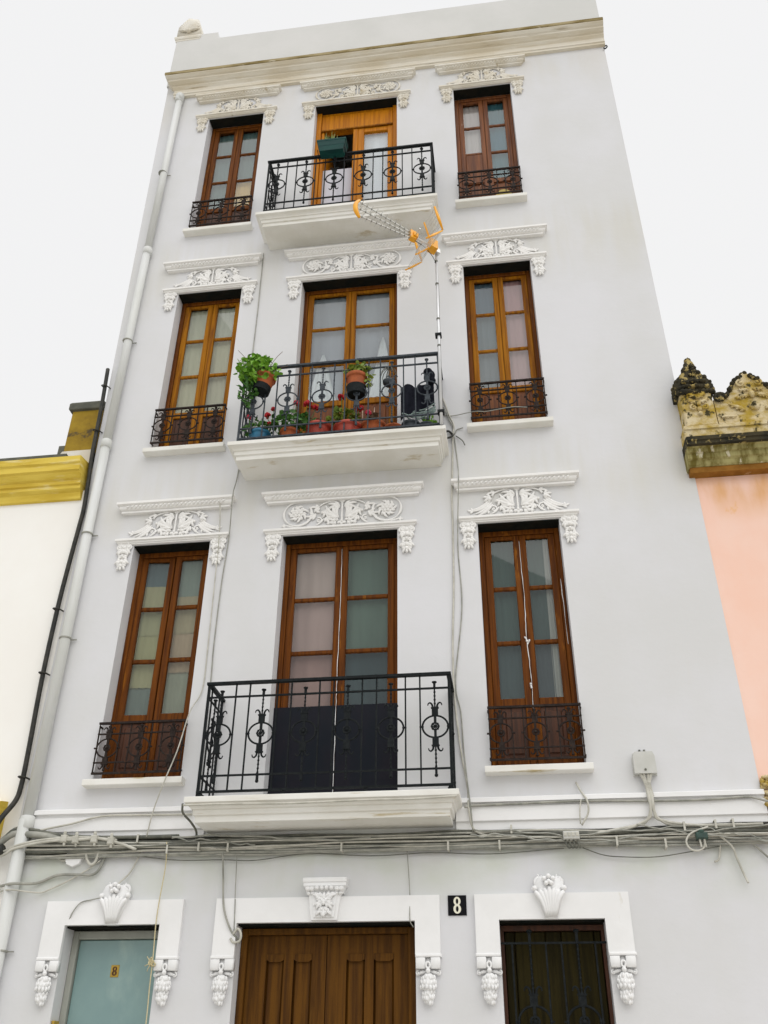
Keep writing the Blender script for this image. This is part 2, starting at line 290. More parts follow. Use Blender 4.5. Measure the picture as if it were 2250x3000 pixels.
# ------------------------------------------------------------------ the white house
house = empty('white_house', (0, 0, 0))
tag(house, 'tall narrow four-storey white house with ornate windows and three iron balconies', 'house')
DZ = (0, 3.735, 7.375)
COLS = {'L': (-3.812, -2.974), 'C': (-2.190, -.983), 'R': (-.161, .659)}
TOP, SILL, SLAB = 6.478, 3.97, 3.675
opens = []
for k, (a, b) in COLS.items():
    for d in DZ: opens.append((a, b, (SLAB if k == 'C' else SILL)+d, TOP+d))
GO = {'L': (-3.815, -2.981, .14, 2.747), 'C': (-2.32, -.84, .14, 2.747), 'R': (-.165, .665, .95, 2.745)}
opens += list(GO.values())
XL, XR, ZT = -4.45, 2.055, 14.9
def xleft(z): return XL-.0145*max(0, z-6)
def wall_mesh():
    mb = MB(); xs = sorted({XL, XR, *[o[i] for o in opens for i in (0, 1)]}); zs = sorted({0, ZT, 6.0, *[o[i] for o in opens for i in (2, 3)]})
    inside = lambda x, z: any(o[0] < x < o[1] and o[2] < z < o[3] for o in opens)
    X = lambda i, z: xleft(z) if i == 0 else xs[i]
    T = .32
    for i in range(len(xs)-1):
        for j in range(len(zs)-1):
            if inside((xs[i]+xs[i+1])/2, (zs[j]+zs[j+1])/2): continue
            z0, z1 = zs[j], zs[j+1]
            mb.add([(X(i, z0), 0, z0), (X(i+1, z0), 0, z0), (X(i+1, z1), 0, z1), (X(i, z1), 0, z1)], [(0, 1, 2, 3)])
            mb.add([(X(i, z0), T, z0), (X(i+1, z0), T, z0), (X(i+1, z1), T, z1), (X(i, z1), T, z1)], [(3, 2, 1, 0)])
    for a, b, z0, z1 in opens:
        mb.add([(a, 0, z0), (a, T, z0), (a, T, z1), (a, 0, z1)], [(3, 2, 1, 0)]); mb.add([(b, 0, z0), (b, T, z0), (b, T, z1), (b, 0, z1)], [(0, 1, 2, 3)])
        mb.add([(a, 0, z0), (b, 0, z0), (b, T, z0), (a, T, z0)], [(0, 1, 2, 3)]); mb.add([(a, 0, z1), (b, 0, z1), (b, T, z1), (a, T, z1)], [(3, 2, 1, 0)])
    # side faces of the facade wall
    zz = [0, 6, ZT]
    for k in range(2):
        mb.add([(xleft(zz[k]), 0, zz[k]), (xleft(zz[k]), T, zz[k]), (xleft(zz[k+1]), T, zz[k+1]), (xleft(zz[k+1]), 0, zz[k+1])], [(3, 2, 1, 0)])
    mb.add([(XR, 0, 0), (XR, T, 0), (XR, T, ZT), (XR, 0, ZT)], [(0, 1, 2, 3)])
    return mb
obj('wall', wall_mesh(), 'white_plaster', house)
sh = MB()
sh.add([(xleft(0), .32, 0), (xleft(6), .32, 6), (xleft(ZT), .32, ZT), (xleft(ZT), 9, ZT), (xleft(6), 9, 6), (xleft(0), 9, 0)], [(0, 1, 4, 5), (1, 2, 3, 4)])
sh.add([(XR, .32, 0), (XR, 9, 0), (XR, 9, ZT), (XR, .32, ZT)], [(0, 1, 2, 3)]); sh.add([(xleft(0), 9, 0), (XR, 9, 0), (XR, 9, ZT), (xleft(ZT), 9, ZT)], [(0, 1, 2, 3)])
obj('side_wall', sh, 'white_plaster', house)
for z in (3.42, 7.15, 10.82): obj('floor_slab', MB().box(-4.4, 2.0, .33, 8.9, z, z+.22), 'interior_wall', house)
for x in (-2.6, -.57): obj('partition_wall', MB().box(x-.06, x+.06, .33, 8.9, .2, 14.6), 'interior_wall', house)
obj('back_room_wall', MB().box(-4.4, 2.0, 3.4, 3.5, .2, 14.6), 'interior_wall', house)
obj('roof', MB().box(-4.56, XR-.005, .26, 9, ZT, ZT+.2), 'parapet_plaster', house)
# parapet with the raised corner block
pz0, pz1 = 14.80, 15.985
obj('parapet', MB().prism([(-4.60, pz0), (2.075, pz0), (2.075, pz1), (-3.90, pz1), (-3.915, 16.15), (-4.60, 16.15)], -.015, .24), 'parapet_plaster', house)
cb = MB().mould(-4.60, -4.235, [(.0, 16.02), (.02, 16.025), (.02, 16.055), (.032, 16.065), (.04, 16.09), (.04, 16.125), (.01, 16.14)], 1, 1, yback=.26)
fb = obj('finial_base', cb, 'stucco_aged', house)
fin = MB(); out = []
for i in range(15):
    a = math.pi*i/14; rr = 1+.05*math.cos(7*a); out.append((-4.418+.205*rr*math.cos(a), 16.135+.52*math.sin(a)**.75*rr))
fin.prism(out, -.02, .16)
for i in range(1, 14):
    a = math.pi*i/14; fin.tube(bez((-4.418+.03*math.cos(a), -.05, 16.24), (-4.418+.12*math.cos(a), -.075, 16.2+.25*math.sin(a)), (-4.418+.175*math.cos(a), -.03, 16.2+.40*math.sin(a)**.8), 5), [.012, .02, .026, .026, .022, .012], 6)
fin.ball((-4.418, -.05, 16.25), .05, .04, .05)
obj('finial', fin, 'stucco_aged', fb, True)
# crowning cornice
cor = [(.01, 14.45), (.045, 14.455), (.045, 14.49), (.06, 14.50), (.06, 14.515), (.05, 14.52), (.05, 14.60), (.085, 14.64), (.085, 14.665), (.11, 14.675), (.15, 14.705), (.15, 14.735), (.175, 14.745), (.205, 14.775), (.205, 14.79), (.0, 14.80)]
obj('cornice', MB().mould(-4.40, 2.07, cor, .75, 0), 'cornice_stone', house)
obj('cornice_lip', MB().mould(-4.40, 2.07, [(.16, 14.788), (.213, 14.79), (.218, 14.80), (.218, 14.845), (.17, 14.868), (.0, 14.91)], .75, 0), 'cornice_lip', house)
# string course, in two lengths beside the first balcony
sc_ = [(.01, 3.43), (.028, 3.432), (.028, 3.505), (.05, 3.515), (.052, 3.63), (.035, 3.645), (.035, 3.66), (.072, 3.665), (.072, 3.70), (.05, 3.71), (0, 3.715)]
obj('string_course', MB().mould(-4.28, -2.69, sc_, 0, 0), 'gloss_white', house); obj('string_course', MB().mould(-.48, 2.06, sc_, 0, 0), 'gloss_white', house)

# -------------------------------------------------- relief ornament
def leafy(mb, p0, p1, p2, w, t=.6, n=7, lobes=True):
    """a carved acanthus leaf: tapering strand with side lobes"""
    pts = bez((p0[0], -.012, p0[1]), (p1[0], -.028, p1[1]), (p2[0], -.014, p2[1]), n)
    mb.tube(pts, [w*(.35+.75*math.sin(math.pi*min(1, (i+.6)/(n+.8)))) for i in range(n+1)], 6, t)
    if lobes:
        for i in range(1, n):
            d = (pts[i+1]-pts[i-1]).normalized(); nx = Vector((-d.z, 0, d.x)); s = 1 if i % 2 else -1
            q = pts[i]+nx*s*w*1.1+d*w*.5; mb.ball((q.x, q.y+.004, q.z), w*.95, w*.55, w*.5, 6, 4, math.atan2(d.z, d.x)+s*.6)
def spiral(mb, cx, cz, r0, turns, a0, w, sgn=1, n=18):
    pts = []
    for i in range(n+1):
        t = i/n; a = a0+sgn*turns*2*math.pi*t; r_ = r0*(1-.8*t); pts.append((cx+r_*math.cos(a), -.016-.012*t, cz+r_*math.sin(a)))
    mb.tube(pts, [w*(1-.4*i/n) for i in range(n+1)], 6, .8); mb.ball((cx, -.028, cz), w*1.25, w, w*1.25, 6, 4)
def fan(mb, bx, bz, ang, ln, spread, n, w_, curl=0.0, lift=.030, seed=0):
    """acanthus leaf: strands fanning from a base, longest in the middle, tips curling"""
    q_ = random.Random(seed*31+n)
    for k in range(n):
        t = (k/(n-1)-.5)*2 if n > 1 else 0; a_ = ang+spread*t; l_ = ln*(1-.38*t*t)*q_.uniform(.85, 1.12); c_ = curl+.35*t
        p0 = (bx, -.012, bz); p1 = (bx+.55*l_*math.cos(a_), -lift, bz+.55*l_*math.sin(a_)); p2 = (bx+l_*math.cos(a_+c_), -.016, bz+l_*math.sin(a_+c_))
        mb.tube(bez(p0, p1, p2, 5), [w_*f for f in (.55, .9, 1.15, 1.2, .95, .4)], 6, .8)
def wings(mb):
    """inner half shared by both kinds of crest (x > 0 side), base at z = 0"""
    fan(mb, .025, .225, .55, .14, .5, 4, .015, -.5, .045, 1); fan(mb, .03, .10, .35, .19, .38, 5, .016, .45, .05, 2)
    fan(mb, .20, .19, 3.6, .13, .45, 4, .013, .4, .04, 3); fan(mb, .17, .11, 4.2, .11, .6, 4, .013, -.3, .035, 4)
    fan(mb, .055, .055, -.15, .11, .7, 4, .013, .3, .035, 5)
    for x, z, r_ in ((.03, .03, .02), (.07, .022, .017), (.105, .03, .018), (.05, .065, .018), (.14, .02, .014), (.085, .055, .014), (.21, .165, .018)): mb.ball((x, -.030, z), r_, .02, r_*.9, 7, 5)
    leafy(mb, (.19, .10), (.23, .03), (.275, .02), .011, lobes=False); spiral(mb, .245, .075, .038, 1.0, 1.2, .010)
def centre(mb):
    mb.tube([(0, -.015, .02), (0, -.026, .1), (0, -.024, .19), (0, -.018, .28)], [.016, .011, .009, .012], 8, .8)
    mb.lathe([(.001, .0), (.030, .0), (.036, -.012), (.026, -.030), (.012, -.020)], (0, 0, .315), 12, 'y')
    for x, z in ((0, .05), (-.018, .03), (.02, .028), (0, .015)): mb.ball((x, -.036, z), .015, .016, .017, 7, 5)
def crest_side():
    mb = MB(); wings(mb)
    leafy(mb, (.04, .285), (.17, .335), (.285, .225), .010, lobes=False); fan(mb, .22, .275, .1, .10, .4, 3, .011, -.4, .03, 6); fan(mb, .275, .205, .15, .09, .9, 4, .013, -.3, .035, 7)
    for k in range(4): leafy(mb, (.29-.012*k, .20-.022*k), (.345-.014*k, .075-.010*k), (.505-.030*k, .072-.022*k+.012*(k == 1)), .0155, lobes=False)
    fan(mb, .455, .06, .05, .07, .5, 3, .010, .3, .02, 8); mb.ball((.285, -.028, .195), .024, .02, .022)
    leafy(mb, (.27, .15), (.30, .06), (.345, .03), .010, lobes=False); fan(mb, .30, .07, -1.0, .08, .6, 3, .010, .5, .02, 9)
    mb.mirror(); centre(mb); return mb
def crest_wide():
    mb = MB(); wings(mb)
    leafy(mb, (.04, .285), (.16, .335), (.26, .235), .010, lobes=False); fan(mb, .25, .225, .55, .11, .5, 3, .012, -.5, .03, 6); fan(mb, .275, .18, 2.4, .07, .8, 3, .011, -.3, .035, 7); fan(mb, .28, .16, -1.0, .12, .4, 4, .012, .6, .03, 17)
    n = 24; cx, cz = .475, .172
    mb.tube([(cx+.150*math.cos(2.7+i/n*5.2), -.018, cz+.148*math.sin(2.7+i/n*5.2)) for i in range(n+1)], [.011+.004*math.sin(i*.9) for i in range(n+1)], 6, .85)
    for k in range(7):
        a_ = k*.9+.3; fan(mb, cx+.045*math.cos(a_), cz+.045*math.sin(a_), a_+.7, .088, .45, 3, .013, .6, .045, 20+k)
    for k in range(6): a_ = k*1.05; mb.ball((cx+.034*math.cos(a_), -.036, cz+.034*math.sin(a_)), .022, .02, .018, 7, 5, a_)
    mb.ball((cx, -.046, cz), .018, .016, .018)
    leafy(mb, (.32, .15), (.35, .02), (.50, .018), .012, lobes=False); leafy(mb, (.50, .018), (.58, .02), (.615, .05), .009, lobes=False); fan(mb, .60, .035, -.3, .05, .5, 3, .009, .3, .02, 30)
    mb.mirror(); centre(mb); return mb
def bracket_drop():
    """leaf drop under the ends of a window head; origin top centre, hangs down .345"""
    mb = MB()
    spiral(mb, .050, -.052, .033, 1.0, 1.4, .012, -1); fan(mb, .02, -.015, -.2, .06, .4, 3, .011, -.5, .035, 1)
    fan(mb, .015, -.085, -.35, .085, .45, 4, .014, -.5, .045, 2); fan(mb, .012, -.15, -.7, .065, .4, 3, .012, -.4, .04, 3)
    fan(mb, .008, -.205, -.45, .088, .35, 4, .013, -.35, .05, 4); fan(mb, .006, -.255, -.9, .07, .4, 3, .012, -.2, .04, 5)
    mb.mirror()
    mb.lathe([(.001, .0), (.024, .0), (.028, -.016), (.016, -.036)], (0, 0, -.045), 10, 'y')
    for z, r_ in ((-.105, .020), (-.16, .016), (-.225, .020), (-.275, .020), (-.312, .015)): mb.ball((0, -.036, z), r_, .022, r_*1.25)
    mb.tube([(0, -.004, 0), (0, -.008, -.10), (0, -.006, -.17), (0, -.008, -.25), (0, -.004, -.31)], [.062, .055, .030, .045, .012], 8, .3)
    return mb
ME = {}
for k, f_ in (('crest', crest_side), ('crest_wide', crest_wide), ('drop', bracket_drop)):
    mb = f_(); ME[k] = mb.mesh(k, 'stucco', True); ME[k+'3'] = mb.mesh(k, 'stucco_aged', True)
def hood(x0, x1):
    prof = [(.0, 0), (.048, 0), (.048, .022), (.040, .026), (.058, .032), (.070, .045), (.074, .062), (.070, .078), (.085, .084), (.10, .090), (.10, .118), (.0, .128)]
    mb = MB().mould(x0, x1, prof, 1, 1); n = int((x1-x0)/.047)
    for i in range(n+1):
        x = x0+(i+.5)*(x1-x0)/(n+1); mb.tube([(x-.022, -.066, .036), (x, -.083, .057), (x+.024, -.070, .082)], [.006, .0125, .006], 6)
    return mb
for k, (a, b) in COLS.items():
    xc, hw = (a+b)/2, (b-a)/2
    hx = .557 if k != 'C' else .767
    hmesh = {i: hood(-hx, hx).mesh('hood', 'stucco_aged' if i == 2 else 'stucco') for i in (0, 2)}; hmesh[1] = hmesh[0]
    arch = MB().mould(-hw-.155, hw+.155, [(.0, 0), (.018, 0), (.018, .012), (.030, .016), (.030, .030), (.05, .038), (.05, .062), (0, .068)], 1, 1)
    am = {0: arch.mesh('architrave', 'stucco'), 2: arch.mesh('architrave', 'stucco_aged')}; am[1] = am[0]
    for i, dz in enumerate(DZ):
        s3 = '3' if i == 2 else ''
        link('hood_moulding', hmesh[i], house, (xc+(.02 if k == 'C' else 0), 0, 6.866+dz))
        link('architrave', am[i], house, (xc, 0, TOP+.006+dz))
        link('crest', ME[('crest_wide' if k == 'C' else 'crest')+s3], house, (xc+(.02 if k == 'C' else .012), 0, 6.558+dz), sc=(1, .72, 1))
        for s in (-1, 1): link('bracket', ME['drop'+s3], house, (xc+s*(hw+.098), 0, TOP+.022+dz), sc=(1, .8, 1))
        link('soffit_strip', MB().box(-hw+.003, hw-.003, .012, .16, -.016, -.002).mesh('soffit_strip', 'soffit_black'), house, (xc, 0, TOP+dz))  # thin near-black strip against the soffit of the opening
        if k != 'C':
            sp_ = [(.0, -.06), (.10, -.058), (.105, -.052), (.105, -.004), (.098, .002), (.0, .012)]
            link('sill', MB().mould(-hw-.035, hw+.035, sp_, .15, .15).mesh('sill', 'slab_paint'), house, (xc, 0, SILL+dz-.008), (0, 0, 0))

# -------------------------------------------------- windows
def window(k, i, wood, cur, rows=3, bottom=None, panel=None, ajar=0.0, frame=None):
    """pair of glazed leaves. cur = colours of the blinds or curtains (per leaf: list top to bottom, or None)"""
    a, b = COLS[k]; xc, hw = (a+b)/2, (b-a)/2; dz = DZ[i]; z0 = (SLAB if k == 'C' else SILL+.004); zb = z0
    wz = 6.475-zb                                         # local z from the bottom of the opening
    fr = MB(); fw_ = .052
    fr.bbox(-hw+.002, -hw+fw_, .165, .27, 0, wz-.004); fr.bbox(hw-fw_, hw-.002, .165, .27, 0, wz-.004); fr.bbox(-hw+fw_, hw-fw_, .165, .27, wz-.06, wz-.004)
    win = obj('window', fr, frame or wood, house, loc=(xc, 0, zb+dz))
    lw = hw-fw_-.002; st = .068; pt, pb = 6.372-zb, (bottom or 4.665)-zb
    for s in (-1, 1):
        L_ = MB()                                          # leaf in hinge coordinates: x from 0 (hinge) to lw (meeting stile)
        L_.bbox(0.001, st, .178, .215, .02, wz-.063); L_.bbox(lw-st+.004, lw-.001, .176, .215, .02, wz-.063)
        L_.bbox(st, lw-st+.004, .180, .215, pt, wz-.063); L_.bbox(st, lw-st+.004, .180, .215, pb-.085, pb); L_.bbox(st, lw-st+.004, .180, .215, .02, .13)
        leaf = [('leaf', L_, wood)]
        ph = (pt-pb+.046)/rows
        for r_ in range(1, rows):
            z = pb+r_*ph-.046; leaf.append(('glazing_bar', MB().bbox(st, lw-st+.004, .184, .214, z, z+.046, .01), wood))
        for r_ in range(rows):
            z = pb+r_*ph; leaf.append(('pane', MB().box(st-.004, lw-st+.008, .199, .203, z-.004, z+ph-.042), 'pane_glass'))
        if pb-.085 > .14:
            leaf.append(('panel', MB().bbox(st-.003, lw-st+.007, .20, .212, .127, pb-.082, .004), panel or wood))
            leaf.append(('raised_panel', MB().bbox(st+.03, lw-st-.026, .187, .205, .165, pb-.12, .014), panel or wood))
        # curtain or blind behind the glass
        cs = cur[0 if s < 0 else 1]
        if cs:
            for j, c in enumerate(cs):
                zt = pt+.02-(pt-pb)*j/len(cs); zl = pt+.02-(pt-pb+.02)*(j+1)/len(cs); nx_ = 24; mb = MB(); vs = []
                for q in range(nx_+1):
                    x = .02+(lw-.02)*q/nx_; y = .252+.004*math.sin(q*1.25+i*2+s)+.002*math.sin(q*2.9)
                    vs += [(x, y, zl), (x, y, zt)]
                mb.add(vs, [(2*q, 2*q+2, 2*q+3, 2*q+1) for q in range(nx_)]); mb.add([(x, y+.003, z) for x, y, z in vs], [(2*q+1, 2*q+3, 2*q+2, 2*q) for q in range(nx_)])
                leaf.append(('curtain', mb, curtain_mat(c)))
        ang = ajar if s < 0 else 0.0
        for nm, mb, m in leaf:
            if s > 0: mb.v = [(-x, y, z) for x, y, z in mb.v]; mb.f = [tuple(reversed(f)) for f in mb.f]
            obj(nm, mb, m, win, nm == 'curtain', loc=(s*(hw-fw_-.001), 0, 0), rot=(0, 0, ang))
    return win, zb+dz, xc
def sealant(win, pts, r_=.006):
    P = spline(pts, 8); P = [p+Vector((random.uniform(-.003, .003), 0, 0)) for p in P]
    return obj('sealant_streak', MB().tube(P, [r_*random.uniform(.4, 1.4) for _ in P], 5), 'gloss_white', win)
bei, ber = (.50, .46, .30), (.36, .36, .30)
window('L', 0, 'wood_brown', [[(.13, .17, .18), (.37, .35, .22), (.33, .32, .20), (.34, .325, .19), (.35, .33, .20), (.17, .20, .18)], [(.22, .26, .23), (.36, .31, .21), (.40, .31, .22), (.28, .29, .23)]], ajar=R(4), panel='wood_dark')
w1, _, _ = window('C', 0, 'wood_brown', [[(.40, .315, .295), (.38, .275, .26), (.29, .185, .17)], [(.10, .140, .118), (.105, .145, .122), (.045, .068, .075)]], panel='navy_paint')
obj('kick_board', MB().bbox(-.601, -.006, .146, .164, .006, .985, .004), 'navy_paint', w1); obj('kick_board', MB().bbox(.006, .601, .146, .164, .006, .985, .004), 'navy_paint', w1)
sealant(w1, [(0, .17, 2.7), (.003, .168, 2.0), (-.006, .165, 1.3), (0, .143, .9), (-.002, .141, .05)], .003)
w2, _, _ = window('R', 0, 'wood_brown', [[(.070, .105, .095), (.066, .098, .092), (.070, .096, .100)], [(.075, .108, .098), (.075, .102, .100), (.080, .096, .104)]], panel='wood_dark')
ec = MB(); vs = []
for q in range(9): vs += [(.215+.012*q, .243+.008*math.sin(q*2.1), .68), (.235+.008*q, .243+.008*math.sin(q*2.1), 2.42)]
ec.add(vs, [(2*q, 2*q+2, 2*q+3, 2*q+1) for q in range(8)]); obj('edge_curtain', ec, curtain_mat((.30, .30, .285)), w2, True)
sealant(w2, [(-.004, .168, 2.36), (.004, .168, 1.7), (-.004, .168, 1.3), (.006, .168, .9), (0, .168, .45)], .0035); sealant(w2, [(.375, .16, 1.9), (.38, .16, 1.2)], .003)
for s_, z_ in ((-.02, 1.25), (.02, 1.22), (.0, .78)): sealant(w2, [(0, .168, z_), (s_, .165, z_+.05)], .008)
window('L', 1, 'wood_amber', [[(.52, .51, .41), (.50, .48, .37), (.52, .49, .37)], [(.50, .50, .43), (.53, .50, .39), (.52, .49, .39)]], frame='wood_brown', panel='wood_dark')
window('C', 1, 'wood_amber', [[(.24, .255, .29), (.27, .285, .33), (.31, .33, .38)], [(.25, .265, .30), (.28, .295, .34), (.32, .34, .38)]], panel='wood_red', frame='wood_brown')
wc = bpy.data.objects[[o.name for o in house.children if o.name.startswith('window') and 'guard' not in o.name][-1]]
for xk, wk, zk in ((-.33, .17, 1.75), (.40, .15, 1.95)):
    mb = MB(); vs = []; nn = 16
    for j in range(11):
        t = j/10; wd = wk*(1-t**1.6)*(1-.25*math.sin(t*3.1))+.010
        for q in range(nn+1): vs.append((xk+wd*(2*q/nn-1), .232-.010*math.sin(q*1.6+t*2), 1.03+(zk-1.03)*t))
    mb.add(vs, [(j*(nn+1)+q, j*(nn+1)+q+1, (j+1)*(nn+1)+q+1, (j+1)*(nn+1)+q) for j in range(10) for q in range(nn)])
    obj('draped_curtain', mb, curtain_mat((.60, .62, .66)), wc, True)
window('R', 1, 'wood_amber', [[(.10, .14, .18), (.15, .18, .20), (.19, .21, .23)], [(.42, .25, .26), (.44, .29, .30), (.46, .32, .33)]], frame='wood_brown', panel='wood_red')
window('L', 2, 'wood_brown', [[(.10, .15, .15), (.14, .19, .19), (.15, .20, .195)], [(.10, .15, .15), (.15, .195, .19), (.60, .41, .18)]], panel='wood_dark')
w3, z3, x3 = window('R', 2, 'wood_red', [[(.47, .40, .40), (.50, .45, .45), (.10, .08, .07)], [(.05, .13, .16), (.06, .15, .20), (.08, .17, .20)]])
obj('shutter_panel', MB().bbox(-.29, -.064, .172, .195, .62, 1.21, .006), 'wood_red', w3)
cu = MB(); cu.prism([(.06+.115*math.cos(math.pi*t/10)+.12, .25+.16*math.sin(math.pi*t/10)) for t in range(11)]+[(.065, .06), (.295, .06)], .155, .172)
obj('arched_panel', cu, curtain_mat((.75, .60, .22)), w3)

# third-floor balcony door: modern, with a shutter box, one leaf swung in
a, b = COLS['C']; xc, hw = (a+b)/2, (b-a)/2; zb = SLAB+DZ[2]; wz = 6.475-SLAB
fr = MB(); fr.bbox(-hw+.002, -hw+.075, .12, .25, 0, wz-.004); fr.bbox(hw-.075, hw-.002, .12, .25, 0, wz-.004); fr.bbox(-hw+.075, hw-.075, .15, .25, wz-.07, wz-.004)
dw = obj('window', fr, 'wood_orange', house, loc=(xc, 0, zb))
obj('shutter_box', MB().bbox(-hw+.077, hw-.077, .135, .25, wz-.40, wz-.074, .008), 'wood_orange', dw); obj('shutter_slot', MB().box(-hw+.08, hw-.08, .128, .15, wz-.425, wz-.402), 'wood_amber', dw)
lf = MB(); lx0, lx1, lt = .02, hw-.078, wz-.43
lf.bbox(lx0, lx0+.085, .15, .21, .02, lt); lf.bbox(lx1-.075, lx1, .15, .21, .02, lt); lf.bbox(lx0+.085, lx1-.075, .155, .21, lt-.09, lt); lf.bbox(lx0+.085, lx1-.075, .155, .21, .02, .13)
obj('leaf', lf, 'wood_orange', dw); obj('pane', MB().box(lx0+.08, lx1-.07, .18, .186, .125, lt-.085), 'pane_glass', dw)
obj('curtain', MB().box(lx0+.06, lx1-.05, .235, .24, .1, lt), curtain_mat((.62, .63, .70)), dw)
obj('meeting_stile', MB().bbox(lx0-.075, lx0-.002, .145, .22, .02, lt, .01), 'wood_orange', dw)
obj('meeting_stile', MB().bbox(-hw+.078, -hw+.12, .15, .215, .02, lt, .01), 'wood_orange', dw)
obj('curtain', MB().box(-hw+.09, lx0-.05, .24, .246, .05, 1.62), curtain_mat((.66, .66, .72)), dw)
obj('leaf', MB().box(-hw+.10, -hw+.15, .26, .78, .03, lt), 'wood_orange', dw)

# -------------------------------------------------- wrought iron
def casting(mb, s=1.0, t=.009):
    """ring with rosette, collars and curled horns, centred on the origin in xz"""
    mb.ring((0, 0, 0), .110*s, .096*s, .0085*s, 28, 6)
    mb.ring((0, -.006, 0), .030*s, .030*s, .008*s, 14, 6); mb.ball((0, -.012, 0), .014*s, .012, .014*s, 8, 5)
    for q in range(8): a_ = q*math.pi/4; mb.obox((.022*s*math.cos(a_), -.004, .022*s*math.sin(a_)), (math.cos(a_), 0, math.sin(a_)), (0, 1, 0), (-math.sin(a_), 0, math.cos(a_)), .017*s, t*.7, .004*s)
    for sx in (-1, 1): mb.ball((sx*.110*s, 0, 0), .013*s, .013, .013*s, 6, 4); mb.box(sx*.127*s-.008, sx*.127*s+.008, -.008, .008, -.006, .006)
    for sz in (-1, 1):
        z0, z1 = sorted((sz*.092*s, sz*.160*s)); mb.box(-.027*s, .027*s, -t, t, z0, z1)
        z0, z1 = sorted((sz*.160*s, sz*.170*s)); mb.box(-.034*s, .034*s, -t*1.3, t*1.3, z0, z1)
        z0, z1 = sorted((sz*.03*s, sz*.092*s)); mb.box(-.011*s, .011*s, -t*.8, t*.8, z0, z1)
        for sx in (-1, 1):
            pts = [(sx*.018*s, 0, sz*.168*s), (sx*.024*s, 0, sz*.195*s), (sx*.040*s, 0, sz*.212*s), (sx*.056*s, 0, sz*.205*s), (sx*.061*s, 0, sz*.188*s)]
            mb.tube(spline(pts, 4), [.010*s*(1-.035*i) for i in range(17)], 6)
def twist(mb, z0, z1, r_=.0085):
    n = max(6, int(abs(z1-z0)/.011)); mb.tube([(0, 0, z0+(z1-z0)*i/n) for i in range(n+1)], [r_*(1.25 if i % 3 == 0 else .78) for i in range(n+1)], 6)
def baluster(top, bot, knob=True, s=1.0):
    mb = MB(); casting(mb, s); twist(mb, .17*s, top-.045); twist(mb, -.17*s, bot+.045)
    mb.box(-.010, .010, -.010, .010, top-.06, top); mb.lathe([(.012, -.012), (.022, -.004), (.022, .004), (.008, .008)], (0, 0, top), 8)
    mb.box(-.010, .010, -.010, .010, bot, bot+.06); mb.ball((0, 0, bot-.006), .016, .016, .016, 8, 5)
    return mb
def short_baluster():
    mb = MB(); casting(mb, .92); mb.lathe([(.010, -.02), (.018, .0), (.010, .012)], (0, 0, .205), 8); mb.ball((0, 0, -.205), .014)
    mb.box(-.008, .008, -.008, .008, .15, .20); mb.box(-.008, .008, -.008, .008, -.20, -.15); return mb
IRON = {}
for m in ('iron_black', 'iron_black_lit', 'iron_brown'):
    IRON[m, 'bal'] = baluster(.40, -.41).mesh('baluster', m); IRON[m, 'short'] = short_baluster().mesh('baluster', m)
    IRON[m, 'bar'] = MB().box(-.0065, .0065, -.0065, .0065, -.505, .475).mesh('bar', m); IRON[m, 'bars'] = MB().box(-.0055, .0055, -.0055, .0055, -.25, .215).mesh('bar', m)
BX0, BX1, BY = -2.645, -.478, -.435
def balcony(i, m):
    dz = DZ[i]; zc = 4.215+dz; z0 = 3.48+dz
    prof = [(.385, z0), (.385, z0+.052), (.400, z0+.056), (.403, z0+.062), (.405, z0+.10), (.418, z0+.104), (.425, z0+.122), (.44, z0+.136), (.465, z0+.146), (.47, z0+.150), (.47, z0+.192), (.465, z0+.197), (.40, z0+.20)]
    sl = obj('balcony', MB().mould(-2.66, -.507, prof, 1, 1, .385), 'slab_paint', house)
    for nm, z, h, t in (('top_rail', .475, .012, .021), ('rail', .345, .0075, .008), ('rail', -.36, .0075, .008), ('bottom_rail', -.495, .009, .012)):
        obj(nm, MB().box(BX0-t, BX1+t, BY-t, BY+t, zc+z-h, zc+z+h), m, sl)
        for x in (BX0, BX1): obj(nm, MB().box(x-t+.001, x+t-.001, BY+t, .0, zc+z-h+.001, zc+z+h-.001), m, sl)
    n = 17; dx = (BX1-BX0)/n
    for q in range(n+1):
        x = BX0+q*dx
        if q % 3 == 1: link('baluster', IRON[m, 'bal'], sl, (x, BY-.001, zc))
        elif 0 < q < n: link('bar', IRON[m, 'bar'], sl, (x, BY, zc))
    for x in (BX0, BX1):
        obj('post', MB().box(x-.011, x+.011, BY-.011, BY+.011, z0+.19, zc+.476), m, sl)
        link('bar', IRON[m, 'bar'], sl, (x, -.02, zc)); link('bar', IRON[m, 'bar'], sl, (x, -.12, zc)); link('bar', IRON[m, 'bar'], sl, (x, BY+.095, zc))
        link('baluster', IRON[m, 'bal'], sl, (x, -.225, zc), (0, 0, R(90)))
    for x in (BX0+.02, -1.9, -1.2, BX1-.02): obj('foot', MB().lathe([(.016, 0), (.016, .02), (.009, .025), (.009, .04)], (x, BY, z0+.197), 8), m, sl)
    return sl
b1 = balcony(0, 'iron_black'); b2 = balcony(1, 'iron_black_lit'); b3 = balcony(2, 'iron_black')
